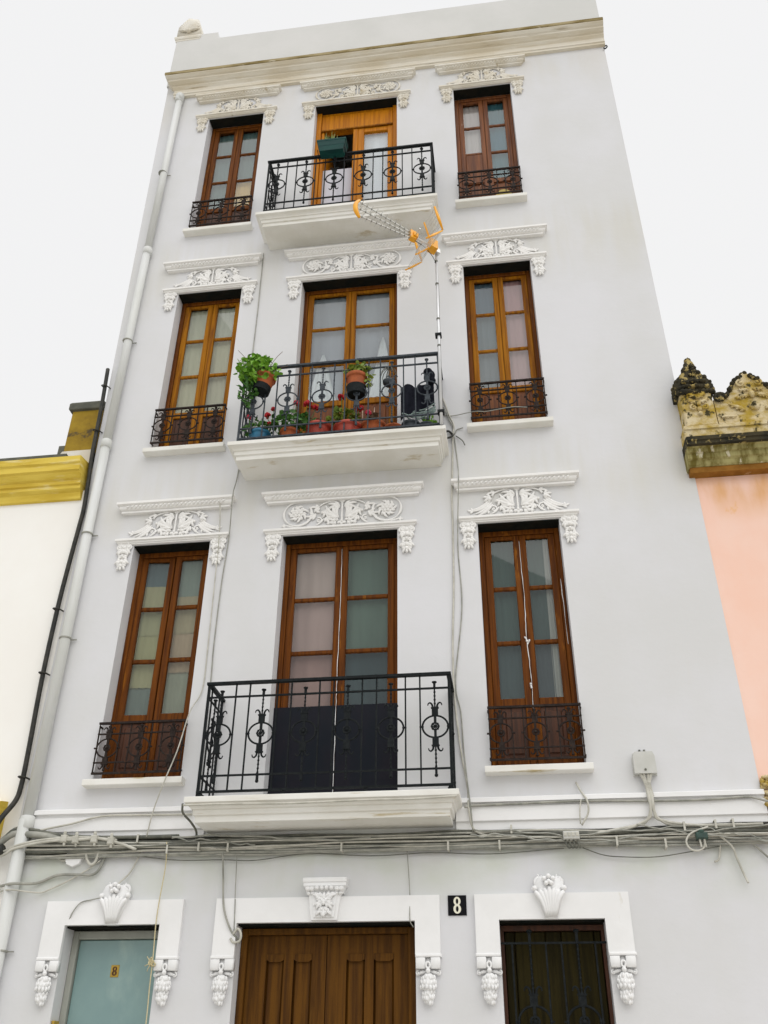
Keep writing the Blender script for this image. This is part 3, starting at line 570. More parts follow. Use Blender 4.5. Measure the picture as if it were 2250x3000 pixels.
def guard(k, i, m):
    a, b = COLS[k]; dz = DZ[i]+(.035 if i else 0); xc, hw = (a+b)/2, (b-a)/2; zc = 4.268+dz; y = -.052
    gd = obj('window_guard', MB().box(-hw-.004, hw+.004, -.012, .012, .222, .242), m, house, loc=(xc, y, zc))
    for nm, z, h in (('rail', .128, .006), ('rail', -.142, .006), ('bottom_rail', -.242, .009)): obj(nm, MB().box(-hw-.002, hw+.002, -.008, .008, z-h, z+h), m, gd)
    dx = 2*(hw-.006)/8
    for q in range(9):
        x = -hw+.006+q*dx
        if q % 3 == 1: link('baluster', IRON[m, 'short'], gd, (x, -.002, -.006))
        else: link('bar', IRON[m, 'bars'], gd, (x, .0, 0))
    for s in (-1, 1):
        obj('wall_tie', MB().box(s*hw-.006, s*hw+.006, .007, .075, .20, .215), m, gd); obj('wall_tie', MB().box(s*hw-.006, s*hw+.006, .007, .075, -.232, -.217), m, gd)
for i in range(3):
    for k in ('L', 'R'): guard(k, i, 'iron_brown')

# -------------------------------------------------- ground floor: surrounds, keystones, doors
def fan_key(mb):
    """shell keystone, origin at its foot"""
    mb.prism([(-.05, 0), (.05, 0), (.125, .225), (.09, .285), (.0, .315), (-.09, .285), (-.125, .225)], -.062, .01)
    for q in range(-3, 4):
        a_ = q*.145; x1 = .115*q/3; mb.tube(bez((.012*q, -.062, .01), (.03*q*.6, -.085, .14), (x1, -.075, .225-.012*abs(q)), 6), [.010, .014, .017, .019, .020, .020, .014], 6, .8)
    for s in (-1, 1):
        spiral(mb, s*.075, .262, .042, 1.1, 1.5 if s > 0 else 1.64, .014, -s); mb.ball((s*.115, -.06, .215), .026, .026, .022); leafy(mb, (s*.02, .25), (s*.05, .30), (s*.09, .31), .014)
    for x, z in ((0, .262), (-.035, .285), (.035, .285), (0, .302), (-.02, .25), (.02, .25)): mb.ball((x, -.085, z), .02, .024, .02)
    mb.box(-.05, .05, -.055, .01, -.012, .0)
def cap_key(mb):
    """capital keystone with leaves and a moulded abacus"""
    mb.prism([(-.108, 0), (.108, 0), (.135, .215), (-.135, .215)], -.068, .01); mb.prism([(-.085, .02), (.085, .02), (.105, .21), (-.105, .21)], -.080, -.060)
    mb.mould(-.145, .145, [(.07, .255), (.085, .262), (.085, .285), (.095, .292), (.098, .315), (.09, .325), (0, .33)], .4, .4)
    mb.mould(-.125, .125, [(.07, .205), (.08, .225), (.105, .255), (.07, .262)], .4, .4)
    for x in (-.14, -.105, .105, .14): mb.ball((x, -.085, .235), .024, .03, .02); mb.ball((x*.95, -.07, .205), .02, .024, .016)
    for x in (-.06, -.02, .02, .06): mb.ball((x, -.11, .24), .017, .02, .018)
    lf_ = MB()
    for s in (-1, 1):
        fan(lf_, s*.006, .165, math.pi/2-s*1.25, .095, .32, 3, .011, 0, .045, 1); fan(lf_, s*.006, .13, math.pi/2-s*1.75, .09, .35, 4, .011, -s*.3, .045, 2); fan(lf_, s*.005, .075, math.pi/2-s*1.9, .07, .35, 3, .011, -s*.3, .04, 3)
        fan(lf_, s*.035, .17, math.pi/2-s*.6, .06, .5, 3, .011, -s*.4, .045, 4)
    fan(lf_, 0, .10, -math.pi/2, .07, .5, 3, .012, 0, .05, 5); fan(lf_, 0, .12, math.pi/2, .09, .25, 3, .012, 0, .05, 6)
    lf_.ball((0, -.045, .125), .016, .018, .02); lf_.ball((0, -.04, .035), .018, .018, .02)
    mb.add([(x, y-.070, z) for x, y, z in lf_.v], lf_.f)
def fruit_drop(mb):
    """split block with a pine-cone drop, origin top centre"""
    mb.bbox(-.097, -.022, -.052, .01, -.085, -.004, .006); mb.bbox(.022, .097, -.052, .01, -.085, -.004, .006); mb.box(-.022, .022, -.02, .01, -.08, -.004)
    mb.ring((0, -.05, -.06), .016, .022, .009, 12, 6); mb.ball((0, -.05, -.10), .02, .02, .02)
    for s in (-1, 1):
        leafy(mb, (s*.012, -.105), (s*.05, -.10), (s*.085, -.125), .013, lobes=False); spiral(mb, s*.078, -.115, .02, .9, 1.5, .008, -s)
    mb.ball((0, -.03, -.185), .058, .05, .075, 10, 7); mb.ball((0, -.028, -.275), .044, .042, .06, 10, 7)
    rnd = random.Random(5)
    for z, r_, n_ in ((-.15, .055, 6), (-.185, .062, 7), (-.215, .066, 6), (-.255, .046, 5), (-.285, .046, 6), (-.315, .03, 4)):
        for q in range(n_):
            a_ = math.pi*(q+.5)/n_+rnd.uniform(-.1, .1); mb.ball((r_*.9*math.cos(a_), -.03-r_*.72*math.sin(a_), z+rnd.uniform(-.008, .008)), .013, .012, .021, 6, 4, rnd.uniform(-.3, .3))
key_f = MB(); fan_key(key_f); key_f = key_f.mesh('keystone', 'gloss_white', True)
key_c = MB(); cap_key(key_c); key_c = key_c.mesh('keystone', 'gloss_white', False)
dropm = MB(); fruit_drop(dropm); dropm = dropm.mesh('drop_ornament', 'gloss_white', True)
for k, (sx0, sx1) in {'L': (-4.005, -2.795), 'C': (-2.508, -.638), 'R': (-.354, .867)}.items():
    a, b, z0, z1 = GO[k]; zt, zl = 2.938, 2.485
    su = MB()
    def band(x0, x1, za, zb_): su.bbox(x0, x1, -.045, .004, za, zb_, .012)
    P_l = [(sx0, zl), (a, zl), (a, z1), (b, z1), (b, zl), (sx1, zl), (sx1, zt), (sx0, zt)]
    su.prism(P_l, -.042, .004); su.bbox(sx0-.008, a-.001, -.050, .004, zl-.006, zl+.018, .006); su.bbox(b+.001, sx1+.008, -.050, .004, zl-.006, zl+.018, .006)
    s_o = obj('door_surround', su, 'gloss_white', house)
    link('keystone', key_c if k == 'C' else key_f, s_o, ((a+b)/2, -.012, 2.748+.006))
    for x in ((sx0+a)/2, (sx1+b)/2): link('drop_ornament', dropm, s_o, (x, 0, zl-.004), sc=(1, 1, 1))
    obj('soffit_strip', MB().box(a+.003, b-.003, .012, .16, z1-.016, z1-.002), 'soffit_black', house)  # same near-black strip at the head of each ground-floor opening
# left: glazed metal door
a, b, z0, z1 = GO['L']; d1 = MB(); d1.bbox(a+.002, a+.055, .15, .24, z0, z1-.02); d1.bbox(b-.055, b-.002, .15, .24, z0, z1-.02); d1.bbox(a+.055, b-.055, .15, .24, z1-.085, z1-.02)
dL = obj('door', d1, 'door_frame_grey', house)
obj('door_leaf', MB().bbox(a+.057, b-.057, .185, .225, z0+.02, z1-.088, .008), 'door_teal', dL); obj('door_handle', MB().box(b-.13, b-.10, .13, .186, 1.05, 1.25), 'aluminium', dL)
obj('threshold', MB().box(a+.003, b-.003, .02, .3, z0-.006, z0+.018), 'paving', dL)
obj('intercom', MB().bbox(a+.002, a+.028, .02, .11, 1.90, 2.045), 'sign_gold', dL)
# middle: panelled wooden double door
a, b, z0, z1 = GO['C']; d2 = MB(); d2.bbox(a+.002, a+.055, .13, .27, z0, z1-.02); d2.bbox(b-.075, b-.002, .13, .27, z0, z1-.02); d2.bbox(a+.055, b-.075, .13, .27, z1-.07, z1-.02)
dC = obj('door', d2, 'wood_door', house); xm = -1.597
for x0, x1, pans in ((a+.057, xm-.003, ((-2.104, -1.955), (-1.873, -1.718))), (xm+.003, b-.077, ((-1.431, -1.278), (-1.205, -1.039)))):
    l_ = MB(); xs = [x0]+[v for p in pans for v in p]+[x1]
    for q in range(0, len(xs), 2): l_.box(xs[q], xs[q+1], .185, .235, z0+.02, z1-.073)
    for p in pans:
        l_.box(p[0], p[1], .185, .235, 2.535, z1-.073); l_.box(p[0], p[1], .185, .235, 1.02, 1.22); l_.box(p[0], p[1], .185, .235, z0+.02, .32)
    lo = obj('door_leaf', l_, 'wood_door', dC)
    for p in pans:
        for za, zb_ in ((1.22, 2.535), (.32, 1.02)):
            obj('door_panel', MB().bbox(p[0]+.001, p[1]-.001, .205, .23, za, zb_, .018), 'wood_door', dC)
            if zb_ > 2: obj('panel_hood', MB().prism([(p[0]+.002, zb_-.042), (p[0]+.03, zb_-.058), (p[1]-.03, zb_-.058), (p[1]-.002, zb_-.042), (p[1]-.002, zb_-.001), (p[0]+.002, zb_-.001)], .180, .212), 'wood_door', dC)
obj('door_handle', MB().lathe([(.012, 0), (.012, -.04), (.03, -.045), (.032, -.07), (.015, -.085)], (xm+.06, .185, 1.12), 12, 'y'), 'sign_gold', dC)
obj('threshold', MB().box(a+.003, b-.003, .02, .3, z0-.006, z0+.018), 'paving', dC)
# right: boarded window with an iron grille
a, b, z0, z1 = GO['R']; d3 = MB(); d3.box(a+.002, a+.028, .15, .26, z0, z1-.02); d3.box(b-.028, b-.002, .15, .26, z0, z1-.02); d3.box(a+.028, b-.028, .15, .26, z1-.06, z1-.02)
dR = obj('window', d3, 'wood_dark', house); xs = [a+.03, -.053, .07, .194, .32, .448, .581, b-.03]
for q in range(7): obj('plank', MB().bbox(xs[q]+.003, xs[q+1]-.003, .188, .225, z0+.01, z1-.062, .007), 'wood_shutter', dR)
gr = obj('grille', MB().box(a+.002, b-.002, .045, .057, 2.575, 2.59), 'iron_black', house)
obj('rail', MB().box(a+.002, b-.002, .045, .057, 1.28, 1.295), 'iron_black', gr); obj('rail', MB().box(a+.002, b-.002, .045, .057, z0+.06, z0+.075), 'iron_black', gr)
gm = MB(); casting(gm, 1.12); twist(gm, .19, .55, .0095); twist(gm, -.19, -.70, .0095); gm.box(-.011, .011, -.011, .011, .54, .63); gm.lathe([(.014, -.01), (.024, .0), (.020, .012), (.006, .018)], (0, 0, .63), 8); gm.box(-.011, .011, -.011, .011, -1.0, -.68)
gm = gm.mesh('baluster', 'iron_black'); gb = MB().box(-.007, .007, -.007, .007, -1.02, .56).mesh('bar', 'iron_black')
for x in (.066, .436): link('baluster', gm, gr, (x, .05, 2.035))
for x in (-.075, .19, .312, .575): link('bar', gb, gr, (x, .051, 2.02))
sp_ = [(.0, -.06), (.08, -.058), (.08, .0), (.0, .012)]
obj('sill', MB().mould(a-.04, b+.04, [(d_, z0+z_) for d_, z_ in sp_], 0, 0), 'slab_paint', house)
obj('plinth', MB().mould(-4.30, a-.2, [(.02, 0), (.02, .3), (.0, .31)], 0, 0).box(-5, -4.9, .5, .6, 0, .1) if False else MB().mould(.9, 2.05, [(.02, .01), (.02, .42), (.0, .44)], 0, 0), 'slab_paint', house)

# -------------------------------------------------- drainpipe
dp = obj('drainpipe', MB().tube([(-4.335, -.065, z) for z in (3.60, 7.86)], .052, 14), 'pipe_grey', house, True)
obj('pipe_length', MB().tube([(-4.335, -.065, 7.80), (-4.325, -.065, 11.02)], .050, 14), 'pipe_grey', dp, True); obj('pipe_length', MB().tube([(-4.325, -.065, 10.98), (-4.315, -.065, 14.36)], .048, 14), 'pipe_grey', dp, True)
obj('pipe_length', MB().tube([(-4.345, -.075, .14), (-4.345, -.075, 3.62)], .060, 14), 'pipe_grey', dp, True)
obj('pipe_head', MB().tube([(-4.315, -.065, 14.30), (-4.315, -.065, 14.42), (-4.315, -.045, 14.47)], [.06, .066, .05], 14), 'pipe_grey', dp, True)
for z, r_ in ((7.82, .062), (11.0, .060), (3.60, .068), (14.33, .062)): obj('pipe_collar', MB().lathe([(r_-.012, -.06), (r_, -.05), (r_, .045), (r_-.012, .055)], (-4.333 if z < 10 else -4.32, -.065, z), 16), 'pipe_grey', dp, True)
for z in (1.2, 2.55, 5.4, 6.62, 9.4, 12.6): obj('pipe_clip', MB().lathe([(.058, -.008), (.063, -.006), (.063, .006), (.058, .008)], (-4.335, -.065, z), 14).box(-4.29, -4.235, -.03, -.018, z-.005, z+.005), 'cable_grey', dp)

# ------------------------------------------------------------------ neighbours
cream = empty('cream_house', (-6.5, 0, 0)); tag(cream, 'low cream house with yellow cornice left of the white house', 'house')
def CH(nm, mb, m, smooth=False):
    mb.v = [(x+6.5, y, z) for x, y, z in mb.v]; return obj(nm, mb, m, cream, smooth)
CH('wall', MB().box(-13, -4.458, .012, 8, 0, 7.25), 'cream_plaster')
CH('cornice', MB().mould(-13, -4.535, [(.0, 7.12), (.022, 7.125), (.03, 7.16), (.04, 7.20), (.075, 7.235), (.075, 7.275), (.095, 7.285), (.095, 7.33), (.12, 7.345), (.15, 7.39), (.155, 7.41), (.18, 7.42), (.18, 7.49), (.20, 7.51), (.205, 7.585), (.19, 7.59), (.0, 7.62)], 0, 0, yback=.4), 'yellow_paint')
CH('coping', MB().box(-13, -4.72, -.19, .5, 7.592, 7.635), 'slate_cap')
ch = CH('corner_pier', MB().bbox(-4.945, -4.56, .10, .55, 7.6, 8.50, .012), 'ochre_stone')
obj('pier_cap', MB().mould(-4.945+6.5, -4.56+6.5, [(.0, 8.48), (.03, 8.49), (.035, 8.50), (.035, 8.58), (.02, 8.605), (-.05, 8.62)], 1, 0, yback=.5), 'slate_cap', ch, loc=(0, .10, 0))
CH('mortar_bed', MB().prism([(-5.05, 7.62), (-4.56, 7.62), (-4.56, 7.86), (-4.93, 7.86), (-4.99, 7.75)], .06, .22), 'stucco_aged')
CH('cap_stub', MB().bbox(-5.03, -4.94, .12, .4, 7.8, 8.0, .01), 'slate_cap')
CH('door_hood', MB().mould(-9, -4.60, [(.0, 3.40), (.05, 3.405), (.06, 3.47), (.10, 3.50), (.10, 3.55), (.13, 3.57), (.13, 3.66), (.16, 3.68), (.165, 3.77), (.10, 3.79), (.0, 3.81)], 0, 0), 'yellow_paint')
CH('roof', MB().box(-13, -4.6, .3, 8, 7.25, 7.45), 'slate_cap')

pink = empty('pink_house', (5, 0, 0)); tag(pink, 'low pink house with mossy carved parapet right of the white house', 'house')
def PH(nm, mb, m, smooth=False, par=None):
    mb.v = [(x-5, y, z) for x, y, z in mb.v]; return obj(nm, mb, m, par or pink, smooth)
PH('wall', MB().box(2.058, 11, .012, 8, 0, 7.05), 'pink_plaster')
PH('cornice_bed', MB().mould(2.0, 11, [(.0, 6.85), (.085, 6.855), (.09, 6.87), (.105, 6.905), (.09, 6.93)], 0, 0, yback=.3), 'cornice_bed')
PH('cornice', MB().mould(1.985, 11, [(.0, 6.905), (.115, 6.908), (.13, 6.925), (.14, 6.96), (.165, 6.98), (.165, 7.03), (.19, 7.04), (.20, 7.075), (.235, 7.09)], 0, 0, yback=.3), 'striped_stone')
PH('cornice_crown', MB().mould(1.985, 11, [(.24, 7.085), (.26, 7.09), (.262, 7.125), (.275, 7.13), (.28, 7.17), (.23, 7.19), (.18, 7.20)], 0, 0, yback=.3), 'lichen_stone')
PH('blocking_course', MB().mould(1.995, 11, [(.19, 7.195), (.20, 7.20), (.20, 7.30), (.215, 7.31), (.215, 7.35), (.18, 7.36)], 0, 0, yback=.3), 'mossy_stone')
rnd = random.Random(11)
def gable(xc, hw, base, peak, power, seed):
    """crown with scalloped, scrolled edge"""
    pts = []; n = 13
    for q in range(n):
        t = -1+2*q/(n-1); pts.append((xc-hw*t, base+(peak-base)*(1-abs(t))**power))
    return pts
def crown(mb, edge, r_, seed, y=-.17):
    q_ = random.Random(seed)
    for i in range(len(edge)-1):
        (xa, za), (xb, zb_) = edge[i], edge[i+1]; L_ = math.hypot(xb-xa, zb_-za); m_ = max(1, int(L_/(r_*1.1)))
        for j in range(m_):
            t = (j+.5)/m_; k_ = q_.uniform(.75, 1.25); mb.ball((xa+(xb-xa)*t, y+q_.uniform(-.02, .03), za+(zb_-za)*t-.01), r_*k_, r_*k_*1.1, r_*k_*.9, 7, 5, q_.uniform(0, 3))
for xo in (0.0, 2.35):
    pier = PH('parapet_pier', MB().bbox(2.03+xo, 2.345+xo, -.20, .15, 7.355, 7.80, .012), 'mossy_stone')
    pc = MB(); e = [(2.375+xo, 7.78), (2.37+xo, 7.92), (2.30+xo, 8.02), (2.245+xo, 8.08), (2.215+xo, 8.20), (2.185+xo, 8.28), (2.155+xo, 8.20), (2.12+xo, 8.10), (2.06+xo, 8.02), (1.99+xo, 7.92), (1.99+xo, 7.80)]
    pc.prism(e, -.20, .05); crown(pc, e, .030, 4); crown(pc, [(2.0+xo, 7.80), (2.36+xo, 7.80)], .03, 9, -.20); crown(pc, [(2.03+xo, 7.87), (2.34+xo, 7.87)], .026, 19, -.215); crown(pc, [(2.06+xo, 7.94), (2.31+xo, 7.94)], .026, 29, -.21); crown(pc, [(2.15+xo, 8.03), (2.22+xo, 8.03), (2.19+xo, 8.16)], .024, 39, -.21)
    PH('pier_crown', pc, 'lichen_stone', True)
    pf = MB()
    for s in (-1, 1): 
        mbx = MB(); leafy(mbx, (.0, .30), (s*.06, .33), (s*.09, .40), .016); leafy(mbx, (0, .25), (s*.07, .24), (s*.10, .30), .015); spiral(mbx, s*.055, .18, .04, 1, 1.5, .012, -s)
        mbx.v = [(x+2.19+xo, y-.20, z+7.40) for x, y, z in mbx.v]; pf.add(mbx.v, mbx.f)
    for z in (7.50, 7.56, 7.63): pf.ball((2.19+xo, -.21, z), .028, .025, .03)
    PH('carved_leaf', pf, 'mossy_stone', True)
    cx = 2.745+xo
    e2 = [(3.13+xo, 7.36), (3.13+xo, 7.66), (3.08+xo, 7.66), (3.02+xo, 7.72), (2.93+xo, 7.83), (2.86+xo, 7.92), (2.79+xo, 7.97), (cx-.02, 8.05), (2.67+xo, 7.97), (2.59+xo, 7.92), (2.55+xo, 7.83), (2.49+xo, 7.74), (2.43+xo, 7.68), (2.36+xo, 7.70), (2.36+xo, 7.36)]
    PH('parapet_panel', MB().prism(e2, -.17, .05), 'mossy_stone')
    ce = MB(); crown(ce, e2[2:-2], .030, 6, -.165); spiral(ce, 2.42+xo, 7.70, .065, 1.3, 0, .028); ce.v = [(x, y-.17 if y > -.1 else y, z) for x, y, z in ce.v]
    PH('panel_crest', ce, 'lichen_stone', True)
    cf = MB()
    for s in (-1, 1):
        mbx = MB(); spiral(mbx, s*.085, .47, .05, 1.1, 1.5, .014, -s); leafy(mbx, (s*.03, .30), (s*.10, .33), (s*.16, .27), .018); leafy(mbx, (s*.10, .12), (s*.16, .16), (s*.25, .22), .020); leafy(mbx, (s*.02, .40), (s*.06, .37), (s*.12, .39), .014); leafy(mbx, (s*.20, .05), (s*.30, .06), (s*.36, .05), .014)
        mbx.v = [(x+cx, y-.17, z+7.40) for x, y, z in mbx.v]; cf.add(mbx.v, mbx.f)
    cf.ball((cx, -.18, 7.56), .055, .035, .045); cf.ball((cx, -.20, 7.585), .03, .025, .03); cf.ball((cx, -.19, 7.72), .03, .03, .05)
    PH('carved_leaf', cf, 'mossy_stone', True)
PH('roof', MB().box(2.1, 11, .25, 8, 7.05, 7.3), 'slate_cap')
mo = MB(); q_ = random.Random(2)
for _ in range(70):
    z = q_.uniform(3.55, 3.82); mo.ball((2.075+q_.uniform(-.02, .10)*(1 if z < 3.7 else .5), -.02+q_.uniform(-.04, .02), z), q_.uniform(.012, .03), .02, q_.uniform(.01, .025), 6, 4, q_.uniform(0, 3))
PH('moss_patch', mo, 'mossy_stone', True)['kind'] = 'stuff'
PH('string_course', MB().mould(2.09, 11, [(.01, 3.36), (.05, 3.37), (.05, 3.50), (.07, 3.52), (.07, 3.56), (0, 3.58)], 0, 0), 'ochre_stone')

# ------------------------------------------------------------------ numbers
def eight(w_, h_, y0, y1, t=.36):
    mb = MB(); n = 24
    for zc_, rz, rx in ((h_*.245, h_*.275, w_*.46), (-h_*.235, h_*.29, w_*.5)):
        o_ = [(rx*math.cos(2*math.pi*i/n), zc_+rz*math.sin(2*math.pi*i/n)) for i in range(n)]; i_ = [(rx*t*math.cos(2*math.pi*i/n), zc_+rz*.62*math.sin(2*math.pi*i/n)) for i in range(n)]
        vs = [(x, y, z) for y in (y0, y1) for ring in (o_, i_) for x, z in ring]; fs = []
        for i in range(n):
            j = (i+1) % n; fs += [(i, j, n+j, n+i), (2*n+i, 3*n+i, 3*n+j, 2*n+j), (i, 2*n+i, 2*n+j, j), (n+i, n+j, 3*n+j, 3*n+i)]
        mb.add(vs, fs); y0 -= .0006
    return mb
nplq = empty('house_number_tile', (-.496, 0, 2.861)); tag(nplq, 'square black tile with cream number 8 on wall between two doorways', 'number sign')
obj('tile', MB().bbox(-.075, .075, -.012, .003, -.076, .076, .004), 'sign_black', nplq); obj('digit', eight(.062, .122, -.016, -.011), 'sign_cream', nplq)
npl2 = empty('house_number_plate', (-3.405, .185, 2.418)); tag(npl2, 'small gold plate with dark number 8 on the pale teal door', 'number sign')
obj('plate', MB().bbox(-.036, .036, -.006, .003, -.046, .046, .003), 'sign_gold', npl2); obj('digit', eight(.042, .066, -.0095, -.0055), 'wood_dark', npl2)

# ------------------------------------------------------------------ aerial on the second balcony
ant = empty('tv_antenna', (-.463, -.475, 7.40)); tag(ant, 'orange and silver television aerial on a thin mast at the flower balcony', 'antenna')
def AN(nm, mb, m, smooth=False):
    mb.v = [(x+.463, y+.475, z-7.40) for x, y, z in mb.v]; return obj(nm, mb, m, ant, smooth)
AN('mast', MB().tube([(-.463, -.475, 7.42), (-.457, -.472, 9.98)], .0165, 12), 'mast_steel', True)
for z in (8.5, 8.9, 9.45, 9.82): AN('mast_band', MB().tube([(-.461, -.4735, z-.012), (-.461, -.4735, z+.012)], .0195, 12), 'cable_dark')
for z in (7.58, 8.66): AN('mast_clamp', MB().box(-.50, -.43, -.50, -.43, z-.015, z+.015), 'iron_black')
dv = Vector((-.76, -.645, 0)).normalized(); nv_ = Vector((.546, -.838, 0)); up = Vector((0, 0, 1)); hinge = Vector((-.495, -.569, 9.98)); tip = hinge+dv*1.02; hub = hinge+dv*.285
AN('mast_bracket', MB().obox((-.462, -.50, 9.97), dv, nv_, up, .05, .03, .03), 'aluminium')
AN('boom', MB().tube([Vector((-.44, -.51, 9.985)), hub], .013, 8), 'aluminium')
for s in (-1, 0, 1):
    p0 = hub+up*.045*s; p1 = tip+up*.115*s-dv*.02*abs(s); AN('boom', MB().tube([p0, p1], .0085, 8), 'aluminium')
    for q in range(11):
        c = p0+(p1-p0)*((q+.7)/11.2); AN('director', MB().tube([c-nv_*.055, c+nv_*.055], .0032, 5), 'aluminium')
        AN('element_clip', MB().obox(c, dv, nv_, up, .007, .009, .0095), 'cable_grey')
tb = MB(); tb.tube(spline([tip-up*.15-dv*.02, tip-up*.05+dv*.03, tip+up*.06+dv*.03, tip+up*.15-dv*.02], 4), [.014, .02, .024, .027, .028, .028, .028, .028, .027, .026, .024, .02, .014], 8, .6); AN('end_cap', tb, 'antenna_orange', True)
hb = MB(); hb.obox(hub, dv, nv_, up, .035, .035, .06); hb.obox(hub-dv*.03, dv, nv_, up, .03, .05, .03); AN('dipole_box', hb, 'antenna_orange')
AN('dipole', MB().tube([hub-nv_*.14-dv*.03, hub+nv_*.14-dv*.03], .008, 8), 'aluminium'); AN('dipole', MB().tube([hub-nv_*.17-up*.04-dv*.14, hub-nv_*.02-dv*.14], .009, 8), 'aluminium')
AN('hinge_bracket', MB().obox(hinge, dv, nv_, up, .05, .055, .065), 'antenna_orange')
for nm, aa, bb in (('upper', .11, .34), ('lower', .24, -.28)):
    v = dv*aa+up*bb
    for s in (-1, 1):
        h0 = hinge+nv_*.262*s; AN('reflector_arm', MB().tube([h0+v*.03, h0+v*.5, h0+v], [.010, .019, .012], 8, .6), 'antenna_orange', True)
    AN('reflector_spine', MB().tube([hinge, hinge+v], [.014, .010], 8), 'antenna_orange')
    for q in range(7):
        c = hinge+v*((q+.6)/7); AN('reflector_rod', MB().tube([c-nv_*.262, c+nv_*.262], .0042, 5), 'aluminium')
AN('coax', MB().tube(spline([hub-up*.05, hinge-up*.09+dv*.1, Vector((-.47, -.49, 9.80)), Vector((-.445, -.465, 9.5)), Vector((-.447, -.462, 8.6)), Vector((-.447, -.455, 7.6))], 6), .004, 6), 'cable_black')

# ------------------------------------------------------------------ plants and pots
def leaves(mb, n, c, rx, ry, rz, size, seed, droop=0.0):
    q_ = random.Random(seed)
    for _ in range(n):
        while True:
            x, y, z = (q_.uniform(-1, 1) for _ in range(3))
            if .1 < x*x+y*y+z*z < 1: break
        p = Vector((c[0]+x*rx, c[1]+y*ry, c[2]+z*rz)); t = Vector((q_.uniform(-1, 1), q_.uniform(-1.2, .4), q_.uniform(-.9, .7)-droop)).normalized(); s_ = t.cross(Vector((q_.uniform(-1, 1), q_.uniform(-1, 1), q_.uniform(-1, 1)))).normalized(); nn = t.cross(s_)
        L_ = size*q_.uniform(.6, 1.3); w_ = L_*.46
        mb.add([p, p+t*L_*.35+s_*w_+nn*L_*.08, p+t*L_*.75+s_*w_*.8+nn*L_*.05, p+t*L_, p+t*L_*.75-s_*w_*.8+nn*L_*.05, p+t*L_*.35-s_*w_+nn*L_*.08, p+t*L_*.45-nn*L_*.05], [(0, 1, 6), (1, 2, 6), (2, 3, 6), (3, 4, 6), (4, 5, 6), (5, 0, 6)])
    return mb
def pot(name, label, loc, r_, h, m, group='flower pots on the middle balcony', cat='flower pot', tilt=0.0):
    o = empty(name, loc); tag(o, label, cat, group); o.rotation_euler = (0, tilt, 0)
    pr = [(r_*.70, 0), (r_*.72, .004), (r_*.93, h*.80), (r_*.93, h*.805), (r_*1.04, h*.81), (r_*1.04, h*.985), (r_*1.0, h), (r_*.90, h), (r_*.88, h*.88), (.002, h*.88)]
    obj('pot', MB().lathe(pr, n=22), m, o, True); obj('soil', MB().lathe([(r_*.87, h*.86), (r_*.6, h*.92), (.003, h*.94)], n=14), 'soil', o); return o
def flower(o, c, r_, m, seed):
    mb = MB(); q_ = random.Random(seed)
    for _ in range(16):
        a_, b_ = q_.uniform(0, 6.28), q_.uniform(-.7, 1.4); mb.ball((c[0]+r_*.62*math.cos(a_)*math.cos(b_), c[1]+r_*.62*math.sin(a_)*math.cos(b_), c[2]+r_*.62*math.sin(b_)), r_*.46, r_*.46, r_*.36, 6, 4, a_)
    f_ = obj('flower', mb, m, o, True); obj('flower_stem', MB().tube(bez((c[0]*.3, c[1]*.3, .12), (c[0]*.9, c[1]*.8, c[2]*.6), c, 6), .004, 5), 'leaf_dark', o)
ZP = 7.416
p = pot('flower_pot', 'blue plastic pot at the left end of the flower balcony', (-2.44, -.33, ZP), .115, .17, 'pot_blue')
leaves(MB(), 0, (0, 0, 0), 1, 1, 1, 1, 1)
f_ = obj('foliage', leaves(MB(), 70, (0, 0, .24), .16, .10, .11, .055, 21), 'leaf_dark', p); f_['kind'] = 'stuff'; flower(p, (-.13, -.04, .38), .035, 'petal_pink', 1); flower(p, (.10, -.02, .29), .024, 'petal_red', 2)
p = pot('flower_pot', 'orange clay pot of bushy red geraniums beside the blue pot', (-2.12, -.30, ZP), .105, .19, 'terracotta')
f_ = obj('foliage', leaves(MB(), 190, (.02, 0, .30), .24, .14, .13, .062, 22), 'leaf_dark', p); f_['kind'] = 'stuff'
for c, r_, m, s_ in (((-.25, -.05, .40), .04, 'petal_red', 3), ((-.20, -.02, .51), .028, 'petal_red', 4), ((.06, -.03, .56), .036, 'petal_pink', 5), ((.19, -.04, .52), .052, 'petal_red', 6), ((.27, 0, .50), .04, 'petal_red', 7)): flower(p, c, r_, m, s_)
p = pot('flower_pot', 'glossy red pot with bare soil below the balcony door', (-1.80, -.29, ZP), .135, .23, 'terracotta_red')
f_ = obj('foliage', leaves(MB(), 16, (0, 0, .25), .08, .08, .05, .05, 23), 'leaf_dry', p); f_['kind'] = 'stuff'
p = pot('flower_pot', 'wide red pot with yellow-green geranium and tall red bloom', (-1.48, -.29, ZP), .155, .19, 'terracotta_red')
f_ = obj('foliage', leaves(MB(), 120, (-.04, 0, .31), .17, .10, .10, .065, 24), 'leaf_yellow', p); f_['kind'] = 'stuff'
for c, r_, m, s_ in (((-.08, -.03, .60), .048, 'petal_red', 8), ((.12, -.03, .43), .05, 'petal_red', 9), ((.22, -.02, .36), .038, 'petal_pink', 10)): flower(p, c, r_, m, s_)
p = pot('flower_pot', 'terracotta pot holding a withered brown plant', (-1.205, -.28, ZP), .135, .20, 'terracotta')
f_ = obj('foliage', leaves(MB(), 22, (0, 0, .29), .05, .05, .10, .06, 25), 'leaf_dry', p); f_['kind'] = 'stuff'
p = pot('flower_pot', 'low empty terracotta pot next to the two dark pots', (-.99, -.27, ZP), .105, .15, 'terracotta')
p = pot('flower_pot', 'dark blue-grey round pot under the black cloth', (-.80, -.30, ZP), .10, .16, 'pot_dark')
p = pot('flower_pot', 'small dark bowl in the right corner of the flower balcony', (-.635, -.30, ZP), .085, .13, 'pot_dark')
